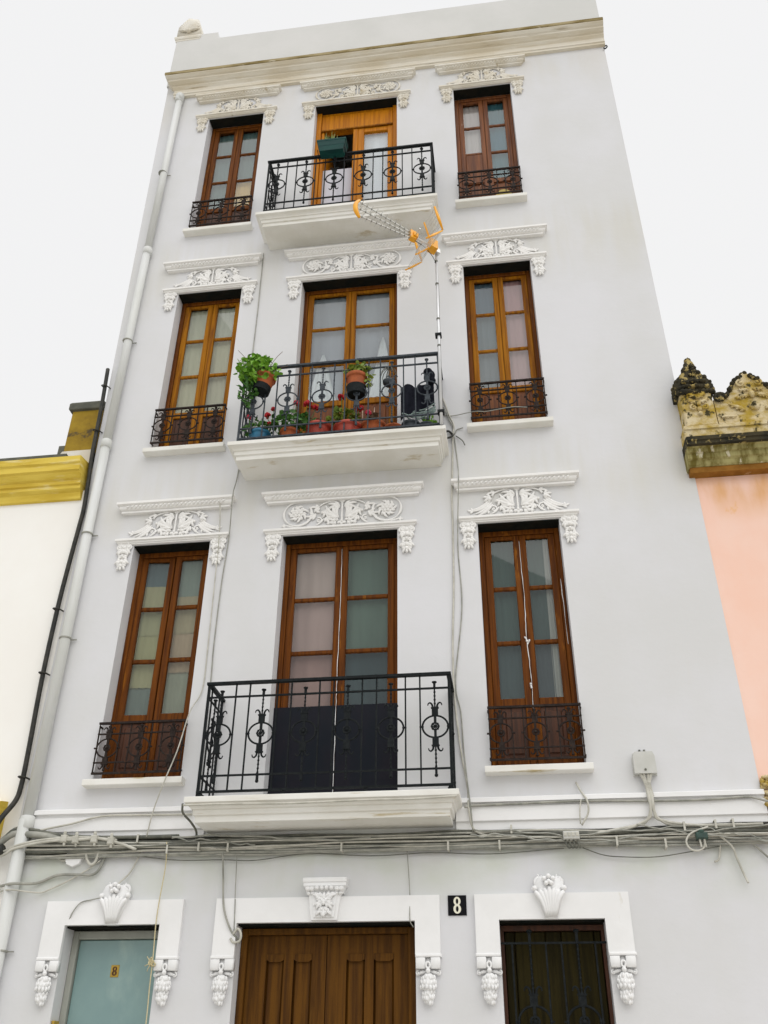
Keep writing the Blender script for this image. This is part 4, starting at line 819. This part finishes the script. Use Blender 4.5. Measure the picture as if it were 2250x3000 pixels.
f_ = obj('foliage', leaves(MB(), 26, (.02, .02, .20), .08, .07, .06, .05, 26), 'leaf_green', p); f_['kind'] = 'stuff'
# big plant hung on the left corner
p = pot('hanging_pot', 'tilted clay pot with lush green plant on the left railing corner', (-2.44, -.47, 8.06), .115, .22, 'terracotta', 'pots hung on the railing', tilt=R(14))
f_ = obj('foliage', leaves(MB(), 400, (-.11, -.03, .25), .245, .17, .20, .060, 27), 'leaf_green', p); f_['kind'] = 'stuff'
f2 = obj('trailing_foliage', leaves(MB(), 130, (-.13, -.02, -.02), .10, .10, .20, .05, 28, .5), 'leaf_dark', p); f2['kind'] = 'stuff'
st = MB()
for q in range(9): a_ = q*.7; st.tube(bez((0, 0, .15), (-.1+.12*math.cos(a_), .1*math.sin(a_), .35), (-.12+.32*math.cos(a_), .18*math.sin(a_), .40+.12*math.sin(q*1.7)), 6), .003, 5)
obj('stem', st, 'leaf_dry', p); obj('pot_holder', MB().lathe([(.094, -.005), (.10, -.004), (.10, .075), (.094, .08)], (0, 0, 0), 18), 'iron_black', p)
p = pot('hanging_pot', 'clay pot hung behind the railing before the door glass', (-1.385, -.39, 7.97), .115, .26, 'terracotta', 'pots hung on the railing')
f_ = obj('foliage', leaves(MB(), 90, (.03, 0, .33), .13, .10, .08, .06, 29), 'leaf_yellow', p); f_['kind'] = 'stuff'; f_ = obj('trailing_foliage', leaves(MB(), 30, (.14, -.02, .20), .05, .05, .10, .05, 30, .5), 'leaf_yellow', p); f_['kind'] = 'stuff'
obj('pot_holder', MB().lathe([(.092, -.012), (.10, -.01), (.112, .10), (.106, .105)], n=18), 'iron_black', p)
lan = empty('wire_basket', (-1.025, -.39, 8.07)); tag(lan, 'dark wire basket hung on the railing right of the clay pot', 'basket')
obj('bowl', MB().lathe([(.02, 0), (.05, .006), (.070, .035), (.070, .05), (.06, .05), (.003, .045)], n=18), 'pot_dark', lan, True)
for q in range(6): a_ = q*math.pi/6; obj('wire_hoop', MB().tube([(.088*math.cos(t)*math.cos(a_), .088*math.cos(t)*math.sin(a_), .14+.10*math.sin(t)) for t in [math.pi*i/12-.3 for i in range(14)]], .0042, 5), 'cable_dark', lan)
# black cloth with its bundle
cl = MB(); n_ = 14; vs = []
for j in range(9):
    for i_ in range(n_+1):
        u_, v_ = i_/n_, j/8; hang = .36+.05*math.sin(u_*5)-(.0 if u_ > .3 else -.10*(1-u_/.3)); vs.append((-.905+.365*u_, -.34+.022*math.sin(u_*17+v_*3)+.012*math.sin(u_*31), 8.075-.012*u_-hang*v_+.035*max(0, math.sin(u_*9))))
cl.add(vs, [(j*(n_+1)+i_, (j+1)*(n_+1)+i_, (j+1)*(n_+1)+i_+1, j*(n_+1)+i_+1) for j in range(8) for i_ in range(n_)])
cl.add([(x, y+.012, z) for x, y, z in vs], [(j*(n_+1)+i_+1, (j+1)*(n_+1)+i_+1, (j+1)*(n_+1)+i_, j*(n_+1)+i_) for j in range(8) for i_ in range(n_)])
tag(obj('black_cloth', cl, 'black_fabric', None, True), 'black cloth hanging to dry behind the right end of the railing', 'cloth')
bn = MB(); bn.ball((-.585, -.36, 8.17), .062, .05, .085, 12, 8, -.25); bn.ball((-.60, -.37, 8.235), .05, .045, .04, 10, 7); bn.ball((-.57, -.36, 8.11), .055, .045, .05, 10, 7)
tag(obj('black_bag', bn, 'black_fabric', None, True), 'small black bag hung above the black cloth near the aerial mast', 'bag')
nb = empty('netting', (-.72, -.34, 7.60)); tag(nb, 'pale green netting gathered under the black cloth', 'netting')
nm_ = MB(); q_ = random.Random(8)
for k_ in range(9): nm_.tube(spline([(-.17+.02*k_, q_.uniform(-.03, .03), .10-.01*k_), (-.05, q_.uniform(-.03, .03), .02+.012*k_), (.08, q_.uniform(-.03, .03), .03+.012*k_), (.19, q_.uniform(-.03, .03), .08+.014*k_)], 5), .008, 5, .6)
obj('mesh_fold', nm_, 'net_green', nb, True)
# green window box on the top balcony
pb = empty('window_box', (-1.80, -.50, 12.005)); pb.scale = (.90, .90, .90); pb.location.x = -1.785; tag(pb, 'dark green plastic planter hooked over the top balcony railing', 'planter')
bx = MB(); n4 = [(-.175, -.07), (.175, -.07), (.175, .07), (-.175, .07)]; lv = [(0, 1.0), (.10, 1.10), (.105, 1.13), (.20, 1.19), (.205, 1.24), (.235, 1.25), (.235, 1.20), (.19, 1.15)]
vs = [(x*f_s, y*(f_s*1.15-.1), z) for z, f_s in lv for x, y in n4]; fs = [(3, 2, 1, 0), tuple(len(vs)-4+i for i in range(4))]
for i in range(len(lv)-1):
    for q in range(4): fs.append((i*4+q, i*4+(q+1) % 4, i*4+4+(q+1) % 4, i*4+4+q))
obj('trough', MB().add(vs, fs), 'planter_green', pb)
gs = MB(); q_ = random.Random(4)
for _ in range(46):
    x = q_.uniform(-.13, .05); gs.tube(bez((x, q_.uniform(-.03, .03), .2), (x+q_.uniform(-.02, .02), 0, .27), (x+q_.uniform(-.05, .05), q_.uniform(-.04, .04), .34+q_.uniform(0, .17)), 4), [.006, .006, .005, .004, .001], 4)
f_ = obj('foliage', gs, 'leaf_yellow', pb); f_['kind'] = 'stuff'
for x in (-.20, .20): obj('hook', MB().tube(spline([(x, -.08, .02), (x, .10, .0), (x, .11, .14), (x, .085, .17), (x, .04, .15)], 5), .006, 6), 'iron_black', pb)

# ------------------------------------------------------------------ cables
def cable(pts, r_, m, label, group=None, name='cable', n=6, cat='cable'):
    o = obj(name, MB().tube(spline(pts, n), r_, 7), m, None, True); return tag(o, label, cat, group)
q_ = random.Random(12)
GB = 'cables strapped along the facade'
LB = 'grey cable or black shadow filler in the long horizontal bundle above the doorways'
def run(z0, z1, y, r_, m, x0=-4.40, x1=2.06, wob=.012, ex=3.1):
    n_ = 20; pts = []; ph = q_.uniform(0, 6)
    for i in range(n_+1):
        t = i/n_; x = x0+(x1-x0)*t; z = z0+(z1-z0)*t+wob*math.sin(t*9+ph)+wob*.7*math.sin(t*23+ph*2)+q_.uniform(-.004, .004)
        pts.append((x, y+q_.uniform(-.008, .008), z))
    cable(pts, r_, m, LB, GB)
for z0, z1, y, r_, m in ((3.43, 3.418, -.045, .010, 'cable_dark'), (3.415, 3.40, -.05, .013, 'cable_grey'), (3.40, 3.41, -.055, .009, 'cable_white'), (3.385, 3.385, -.06, .012, 'cable_dark'), (3.37, 3.39, -.05, .011, 'cable_grey'), (3.36, 3.35, -.07, .010, 'cable_white'), (3.345, 3.37, -.045, .014, 'cable_dark'), (3.335, 3.33, -.06, .009, 'cable_grey'), (3.32, 3.345, -.05, .012, 'cable_white'), (3.305, 3.30, -.05, .013, 'cable_grey'), (3.295, 3.285, -.045, .010, 'cable_grey'), (3.39, 3.36, -.085, .008, 'cable_white'), (3.35, 3.40, -.085, .007, 'cable_dark'), (3.425, 3.425, -.03, .016, 'cable_black'), (3.365, 3.37, -.03, .018, 'cable_black'), (3.34, 3.345, -.03, .014, 'cable_black')): run(z0, z1, y, r_*.9, m, wob=.004 if z0 < 3.32 else .010)  # black runs behind, and extra dark ones, added as shadow between the cables
for x0, x1, z0, z1 in ((-.33, 1.0, 3.44, 3.30), (-.36, .45, 3.40, 3.33), (.1, 1.4, 3.33, 3.43), (.5, 2.06, 3.31, 3.42), (1.0, 2.06, 3.43, 3.27), (1.5, 2.06, 3.41, 3.28), (-2.95, -2.2, 3.43, 3.36), (-2.95, -1.2, 3.45, 3.37)): run(z0, z1, -.095, q_.choice((.005, .006, .008)), q_.choice(('cable_white', 'cable_grey', 'cable_grey')), x0, x1, .010)
cable([(-4.56, -.09, 3.40), (-4.44, -.09, 3.495), (-4.30, -.09, 3.492), (-4.12, -.09, 3.472), (-3.93, -.085, 3.43), (-3.5, -.07, 3.40)], .030, 'cable_grey', 'thick grey sleeved cable passing in front of the drainpipe', None)
cable([(-4.56, -.10, 3.38), (-4.42, -.10, 3.535), (-4.25, -.08, 3.53), (-3.95, -.07, 3.475), (-3.5, -.06, 3.452), (-2.9, -.06, 3.45)], .016, 'cable_dark', 'dark cable arching over the thick sleeved cable at the drainpipe')
cable([(-4.56, -.12, 3.30), (-4.45, -.13, 3.315), (-4.38, -.135, 3.356), (-4.19, -.13, 3.40), (-3.99, -.12, 3.425), (-3.78, -.12, 3.428), (-3.59, -.11, 3.432), (-3.39, -.10, 3.383), (-3.26, -.09, 3.338)], .013, 'cable_white', 'pale cable carrying the four white connectors, lower of the two beside the drainpipe')
cable([(-4.56, -.12, 3.32), (-4.45, -.125, 3.345), (-4.36, -.13, 3.385), (-4.18, -.13, 3.422), (-3.99, -.12, 3.44), (-3.70, -.11, 3.445), (-3.45, -.09, 3.42)], .012, 'cable_white', 'pale cable looping across the drainpipe just above the connector cable')
cable([(-4.70, -.10, 3.30), (-4.56, -.12, 3.33), (-4.47, -.13, 3.36)], .05, 'cable_black', 'black rubber cable sleeve left of the drainpipe', name='cable_sleeve')
cable([(-4.60, -.03, 3.075), (-4.48, -.03, 3.071), (-4.308, -.15, 3.068), (-4.153, -.03, 3.089), (-3.967, -.03, 3.151), (-3.77, -.03, 3.153), (-3.651, -.03, 3.151), (-3.594, -.03, 3.198), (-3.561, -.03, 3.305), (-3.549, -.05, 3.37)], .012, 'cable_grey', 'grey cable rising to the connectors from below the white octagonal box')
cable([(-4.60, -.03, 3.04), (-4.47, -.03, 3.03), (-4.31, -.15, 3.018), (-4.109, -.03, 3.012), (-4.01, -.03, 3.04), (-3.853, -.03, 3.108), (-3.711, -.03, 3.188), (-3.594, -.03, 3.269)], .007, 'cable_white', 'thin pale cable below the grey one, curving up across the drainpipe')
cable([(-4.0, -.03, 3.38), (-3.99, -.03, 3.31), (-3.955, -.03, 3.275), (-3.90, -.03, 3.275)], .009, 'cable_white', 'short white lead entering the octagonal box from the left')
cable([(-3.735, -.05, 3.36), (-3.715, -.05, 3.28), (-3.675, -.05, 3.232), (-3.64, -.05, 3.245), (-3.62, -.05, 3.30), (-3.61, -.06, 3.39)], .013, 'cable_white', 'thick white cable loop right of the octagonal box')
cable([(-3.233, -.03, 3.394), (-3.255, -.03, 3.286), (-3.313, -.03, 3.157), (-3.402, -.05, 3.06)], .007, 'cable_white', 'thin cable dropping from the bundle to the left keystone')
cable([(-3.52, -.05, 2.96), (-3.60, -.05, 2.945), (-3.70, -.055, 2.92), (-3.76, -.055, 2.84), (-3.80, -.02, 2.755)], .005, 'cable_grey', 'thin cable crossing the left door surround beside its keystone')
cable([(-2.904, -.07, 7.0), (-2.868, -.04, 6.512), (-2.858, -.012, 5.311), (-2.863, -.012, 4.815), (-2.94, -.06, 4.58), (-2.99, -.12, 4.20), (-3.067, -.14, 3.913), (-3.15, -.10, 3.66), (-3.19, -.07, 3.45)], .006, 'cable_white', 'thin white cord slanting across the right end of the lower left sill', name='cord', cat='cord')
cable([(-2.735, -.012, 10.8), (-2.728, -.012, 9.78), (-2.733, -.012, 9.02), (-2.73, -.012, 8.0), (-2.75, -.012, 7.292), (-2.745, -.11, 6.96), (-2.766, -.02, 6.505), (-2.793, -.012, 5.957), (-2.799, -.012, 5.275), (-2.789, -.012, 4.874), (-2.78, -.012, 3.75)], .006, 'cable_grey', 'thin grey wire running down the wall left of the balconies', name='wire', cat='wire')
cable([(-2.999, -.07, 3.40), (-2.99, -.05, 3.207), (-3.002, -.06, 2.93), (-3.006, -.06, 2.74), (-2.994, -.06, 2.49), (-2.993, -.055, 2.28), (-2.984, -.055, 2.017), (-2.97, -.055, 1.2)], .0045, 'rope', 'yellowish knotted string hanging beside the pale teal door', name='string', cat='string')
kn = MB(); q_ = random.Random(6)
for i in range(6):
    a_ = q_.uniform(0, 6.28); c_ = Vector((-2.992+q_.uniform(-.02, .01), -.065, 2.45+q_.uniform(-.03, .03))); kn.tube([c_+Vector((.026*math.cos(t)*math.cos(a_)-.012*math.sin(t)*math.sin(a_), .010*math.sin(t*2), .026*math.cos(t)*math.sin(a_)+.012*math.sin(t)*math.cos(a_))) for t in [k_*.6 for k_ in range(10)]], .0045, 5)
for dx_, dz_ in ((-.05, .05), (-.06, -.02), (-.035, -.06)): kn.tube(bez((-2.995, -.065, 2.45), (-3.01, -.08, 2.45+dz_*.2), (-2.995+dx_, -.06, 2.45+dz_), 5), .0035, 5)
tag(obj('string_knot', kn, 'rope', None, True), 'yellow tangled knot on the string beside the pale teal door', 'knot')
cable([(-2.489, -.06, 3.30), (-2.474, -.03, 3.104), (-2.437, -.055, 2.866), (-2.365, -.055, 2.699), (-2.305, -.03, 2.63), (-2.29, .0, 2.60)], .008, 'cable_grey', 'grey cable dropping to the left top corner of the wooden double door')
cable([(-2.34, -.05, 2.66), (-2.30, -.06, 2.70), (-2.27, -.06, 2.66), (-2.28, -.05, 2.61), (-2.33, -.05, 2.60), (-2.36, -.05, 2.63)], .010, 'cable_white', 'coiled white cable loop at the corner of the wooden double door')
cable([(-2.366, -.05, 3.30), (-2.357, -.03, 2.98), (-2.345, -.05, 2.90), (-2.333, -.05, 2.67)], .004, 'cable_grey', 'fine wire down the left leg of the middle door surround', name='wire', cat='wire')
cable([(-.897, -.05, 3.28), (-.88, -.03, 2.956), (-.879, -.05, 2.758), (-.855, -.02, 2.70)], .004, 'cable_grey', 'fine wire down to the right top corner of the wooden double door', name='wire', cat='wire')
cable([(-.475, -.01, 8.05), (-.485, -.02, 8.15), (-.46, -.02, 8.10), (-.40, -.02, 7.87), (-.358, -.015, 7.746), (-.372, -.012, 7.62), (-.385, -.012, 7.3), (-.409, -.012, 6.83), (-.412, -.012, 6.478), (-.426, -.012, 5.771), (-.457, -.012, 5.12), (-.455, -.012, 4.613), (-.417, -.02, 4.136), (-.372, -.03, 3.80), (-.366, -.09, 3.60), (-.323, -.07, 3.43), (-.15, -.08, 3.37)], .009, 'cable_white', 'pale cable looping out by the mast and falling right of the balconies')
cable([(-.50, -.01, 8.02), (-.455, -.02, 7.98), (-.40, -.02, 7.80), (-.372, -.015, 7.74), (-.36, -.012, 7.6), (-.335, -.012, 7.24), (-.33, -.11, 6.93), (-.369, -.012, 6.233), (-.354, -.012, 5.544), (-.442, -.012, 4.792), (-.404, -.012, 4.475), (-.39, -.02, 4.1), (-.35, -.09, 3.62), (-.34, -.07, 3.42)], .006, 'cable_grey', 'thin cable bowing out right of the falling pale cable')
cable([(-.46, -.03, 7.64), (-.42, -.03, 7.66), (-.375, -.015, 7.62), (-.40, -.05, 7.56), (-.47, -.06, 7.54)], .012, 'cable_black', 'short black wire tangle at the right end of the flower balcony slab')
cable([(-.355, -.012, 7.62), (-.33, -.012, 7.68), (-.29, -.012, 7.695), (-.26, -.03, 7.69)], .006, 'cable_grey', 'short wire bending towards the middle right sill', name='wire', cat='wire')
cable([(-.34, -.012, 7.60), (-.30, -.03, 7.55), (-.265, -.04, 7.50), (-.247, -.05, 7.44)], .006, 'cable_dark', 'cut wire end dangling below the middle right sill', name='wire', cat='wire')
cable([(-.50, -.012, 7.90), (-.36, -.012, 7.88), (-.2, -.05, 7.875), (-.1, -.07, 7.87), (.0, -.065, 7.862), (.15, -.065, 7.88), (.30, -.065, 7.895), (.45, -.065, 7.875)], .005, 'cable_grey', 'pale cable threaded through the foot of the middle right window guard')
# string course and box cables
cable([(-2.80, -.07, 3.63), (-3.304, -.068, 3.637), (-3.638, -.07, 3.635), (-3.898, -.075, 3.577), (-4.161, -.08, 3.53), (-4.30, -.08, 3.50)], .009, 'cable_white', 'pale cable under the ledge left of the lowest balcony')
cable([(-.40, -.10, 3.62), (-.30, -.068, 3.638), (.083, -.07, 3.642), (.571, -.07, 3.650), (1.143, -.07, 3.634), (1.582, -.07, 3.632), (1.895, -.07, 3.645), (1.985, -.075, 3.63), (2.09, -.10, 3.59)], .010, 'cable_grey', 'grey cable under the ledge right of the lowest balcony')
cable([(-2.74, -.49, 3.60), (-2.3, -.478, 3.603), (-1.8, -.474, 3.595), (-1.2, -.475, 3.604), (-.8, -.478, 3.60), (-.44, -.49, 3.61)], .009, 'cable_white', 'pale cable tucked under the lip of the lowest balcony')
cable([(-2.755, -.46, 3.62), (-2.765, -.40, 3.56), (-2.74, -.25, 3.52), (-2.735, -.10, 3.48), (-2.74, -.06, 3.42)], .010, 'cable_dark', 'dark cable rounding the left end of the lowest balcony')
jb = empty('junction_box', (1.138, 0, 3.95)); tag(jb, 'grey plastic telephone box on the wall right of the lower right window', 'junction box')
obj('cover', MB().prism([(-.092, -.085), (.092, -.085), (.090, .06), (.075, .10), (-.075, .10), (-.090, .06)], -.075, -.02), 'plastic_box', jb); obj('back_plate', MB().prism([(-.098, -.09), (.098, -.09), (.095, .06), (.08, .106), (-.08, .106), (-.095, .06)], -.022, .004), 'plastic_box', jb)
obj('lock', MB().lathe([(.010, 0), (.010, -.006), (.004, -.008)], (0, -.075, -.055), 10, 'y'), 'cable_dark', jb)
for x in (-.02, .02): obj('mount_screw', MB().box(x-.008, x+.008, -.012, .0, .112, .135), 'cable_dark', jb)
for dx, e in ((-.045, (1.0, 3.44)), (-.02, (.85, 3.40))): cable([(1.138+dx, -.05, 3.87), (1.138+dx*.3, -.045, 3.78), (1.135+dx*.2, -.095, 3.66), (1.13, -.09, 3.56), (1.09, -.075, 3.48), (e[0], -.07, e[1]), (e[0]-.4, -.08, 3.37)], .012, 'cable_white', 'pale cable from the telephone box bending left into the bundle', 'telephone box cables bending left')
for dx, e in ((.02, (1.336, 3.436)), (.045, (1.5, 3.43))): cable([(1.138+dx, -.05, 3.87), (1.142+dx*.3, -.045, 3.78), (1.146+dx*.2, -.095, 3.65), (1.156, -.09, 3.54), (1.20, -.075, 3.476), (e[0], -.06, e[1]), (e[0]+.5, -.06, 3.43)], .012, 'cable_white', 'pale cable from the telephone box bending right along the wall', 'telephone box cables bending right')
tw = MB()
for i in range(9): tw.ring((1.139+.001*i, -.06-.004*min(i, 8), 3.785-.014*i), .026, .004, .0035, 12, 5)
tag(obj('cable_binding', tw, 'cable_white', None, True), 'pale wire wound round the cables below the telephone box', 'wire binding')
cable([(.553, -.012, 3.823), (.58, -.06, 3.736), (.622, -.095, 3.65), (.622, -.09, 3.55), (.56, -.08, 3.45)], .008, 'cable_white', 'pale cable leaving the small hole below the lower right sill')
cable([(.575, -.09, 3.66), (.555, -.09, 3.57), (.55, -.085, 3.46)], .006, 'cable_white', 'short pale wire beside the cable from the small hole', name='wire', cat='wire')
cable([(1.56, -.09, 3.41), (1.42, -.11, 3.36), (1.369, -.11, 3.298), (1.389, -.11, 3.24), (1.447, -.11, 3.223), (1.50, -.11, 3.25), (1.512, -.12, 3.31)], .008, 'cable_white', 'round loop of pale cable beside the dark green terminal')
cable([(1.62, -.08, 3.36), (1.725, -.05, 3.268), (1.752, -.04, 3.169), (1.786, -.04, 3.036), (1.80, -.05, 2.985)], .009, 'cable_white', 'cut pale cable hanging below the right end of the bundle')
cable([(1.645, -.05, 3.30), (1.633, -.03, 3.24), (1.612, -.03, 3.172), (1.575, -.03, 3.151)], .008, 'cable_white', 'short hooked cable end left of the hanging cut cable')
cable([(1.85, -.06, 3.31), (1.914, -.04, 3.263), (1.993, -.03, 3.179), (2.06, -.03, 3.12)], .008, 'cable_grey', 'grey cable slanting down to the pink house corner')
cable([(.55, -.04, 3.28), (.70, -.03, 3.225), (.839, -.03, 3.206), (1.116, -.03, 3.198), (1.383, -.03, 3.23), (1.65, -.04, 3.27)], .004, 'cable_dark', 'thin dark wire sagging under the bundle over the right doorway', name='wire', cat='wire')
cable([(-3.30, -.04, 3.30), (-2.9, -.03, 3.255), (-2.5, -.03, 3.25), (-2.2, -.03, 3.24), (-1.75, -.03, 3.285), (-1.2, -.03, 3.255), (-.7, -.03, 3.27), (-.2, -.03, 3.25), (.4, -.04, 3.28)], .004, 'cable_dark', 'thin dark wire sagging under the bundle over the middle doorway', name='wire', cat='wire')
# connectors, terminals, clips
for x, z, nth in ((-3.925, 3.438, 'first'), (-3.815, 3.428, 'second'), (-3.645, 3.428, 'third'), (-3.49, 3.41, 'fourth')):
    o = empty('line_connector', (x, -.115, z)); tag(o, '%s white connector clamp from the drainpipe on the pale cable' % nth, 'connector', 'white connectors on the cable')
    obj('body', MB().bbox(-.028, .028, -.028, .02, -.032, .03, .008), 'cable_white', o); obj('screw_cap', MB().lathe([(.013, 0), (.015, .02), (.010, .034)], (0, -.005, .03), 10), 'cable_white', o); obj('screw_cap', MB().lathe([(.008, -.03), (.012, -.02), (.012, 0)], (.008, -.005, -.03), 10), 'cable_white', o)
ob = empty('octagonal_box', (-3.845, 0, 3.30)); tag(ob, 'white octagonal wall box under the cable connectors', 'junction box')
obj('body', MB().lathe([(.085, .004), (.085, -.035), (.080, -.042), (.003, -.043)], (0, 0, 0), 8, 'y'), 'gloss_white', ob)
tb = empty('terminal_block', (.463, -.11, 3.352)); tag(tb, 'beige terminal block with four dark wires in the cable bundle', 'terminal block')
obj('body', MB().bbox(-.065, .065, -.03, .03, -.022, .042, .008), 'plastic_box', tb)
for i in range(4): obj('clip_cap', MB().bbox(-.06+.032*i, -.036+.032*i, -.036, -.028, .0, .03, .003), 'cable_white', tb); obj('lead', MB().tube(spline([(-.048+.032*i, 0, -.02), (-.046+.032*i, -.015, -.055), (-.03+.03*i, .0, -.085), (-.005+.025*i, .03, -.075)], 5), .006, 6), 'cable_dark', tb)
gt = empty('cable_terminal', (1.495, -.11, 3.332)); tag(gt, 'small dark green cable terminal near the right end of the bundle', 'terminal block')
obj('body', MB().bbox(-.045, .045, -.03, .03, -.022, .028, .008), 'plastic_green', gt); obj('cap', MB().lathe([(.024, 0), (.026, .015), (.012, .024)], (0, -.005, .028), 10), 'plastic_green', gt)
for x in (-.02, .015): obj('lead', MB().tube([(x, -.005, -.02), (x+.004, -.01, -.085)], .008, 6), 'cable_white', gt)
for x, z in ((-3.26, 3.43), (-2.98, 3.335), (-2.70, 3.35), (-2.44, 3.34), (-1.45, 3.32), (-.55, 3.31), (-.02, 3.43), (-.125, 3.31), (.826, 3.315), (1.209, 3.29), (1.376, 3.42), (1.624, 3.43), (1.763, 3.435)):
    tag(obj('cable_clip', MB().box(-.008, .008, -.10, .0, -.035, -.028).box(-.008, .008, -.10, -.094, -.028, .028).box(-.008, .008, -.10, .0, .028, .035), 'cable_white', None, loc=(x, 0, z)), 'small pale clip holding the cable bundle to the wall', 'cable clip', 'clips on the cable bundle')
# black cable in the joint between the houses
o = cable([(-4.535, -.03, 9.0), (-4.51, -.03, 8.376), (-4.499, -.03, 7.744), (-4.475, -.03, 7.357), (-4.458, -.03, 6.986), (-4.465, -.03, 6.787), (-4.493, -.03, 6.233), (-4.510, -.03, 5.729), (-4.512, -.03, 5.004), (-4.49, -.03, 4.3), (-4.486, -.03, 3.95), (-4.50, -.05, 3.80), (-4.545, -.15, 3.62), (-4.575, -.17, 3.48), (-4.60, -.12, 3.25)], .024, 'cable_black', 'thick black cable running up the joint between cream and white houses')
for x, z in ((-4.522, 8.72), (-4.505, 8.05), (-4.512, 5.75), (-4.512, 5.05), (-4.488, 4.02)):
    tag(obj('cable_hook', MB().tube(spline([(-.02, -.03, -.004), (-.03, -.06, .0), (0, -.065, 0), (.03, -.05, -.004), (.06, -.005, -.012)], 4), .008, 6), 'cable_black', None, loc=(x, 0, z)), 'small black hook fixing the thick black cable to the wall', 'cable hook', 'hooks along the black cable')
tag(obj('wall_hook', MB().tube(spline([(0, .02, 0), (.035, -.01, -.01), (.045, -.02, -.06), (.01, -.02, -.10), (-.005, -.02, -.075)], 5), .010, 6), 'cable_black', None, loc=(2.05, 0, 14.47)), 'small dark curled hook at the top right corner of the white house', 'hook')
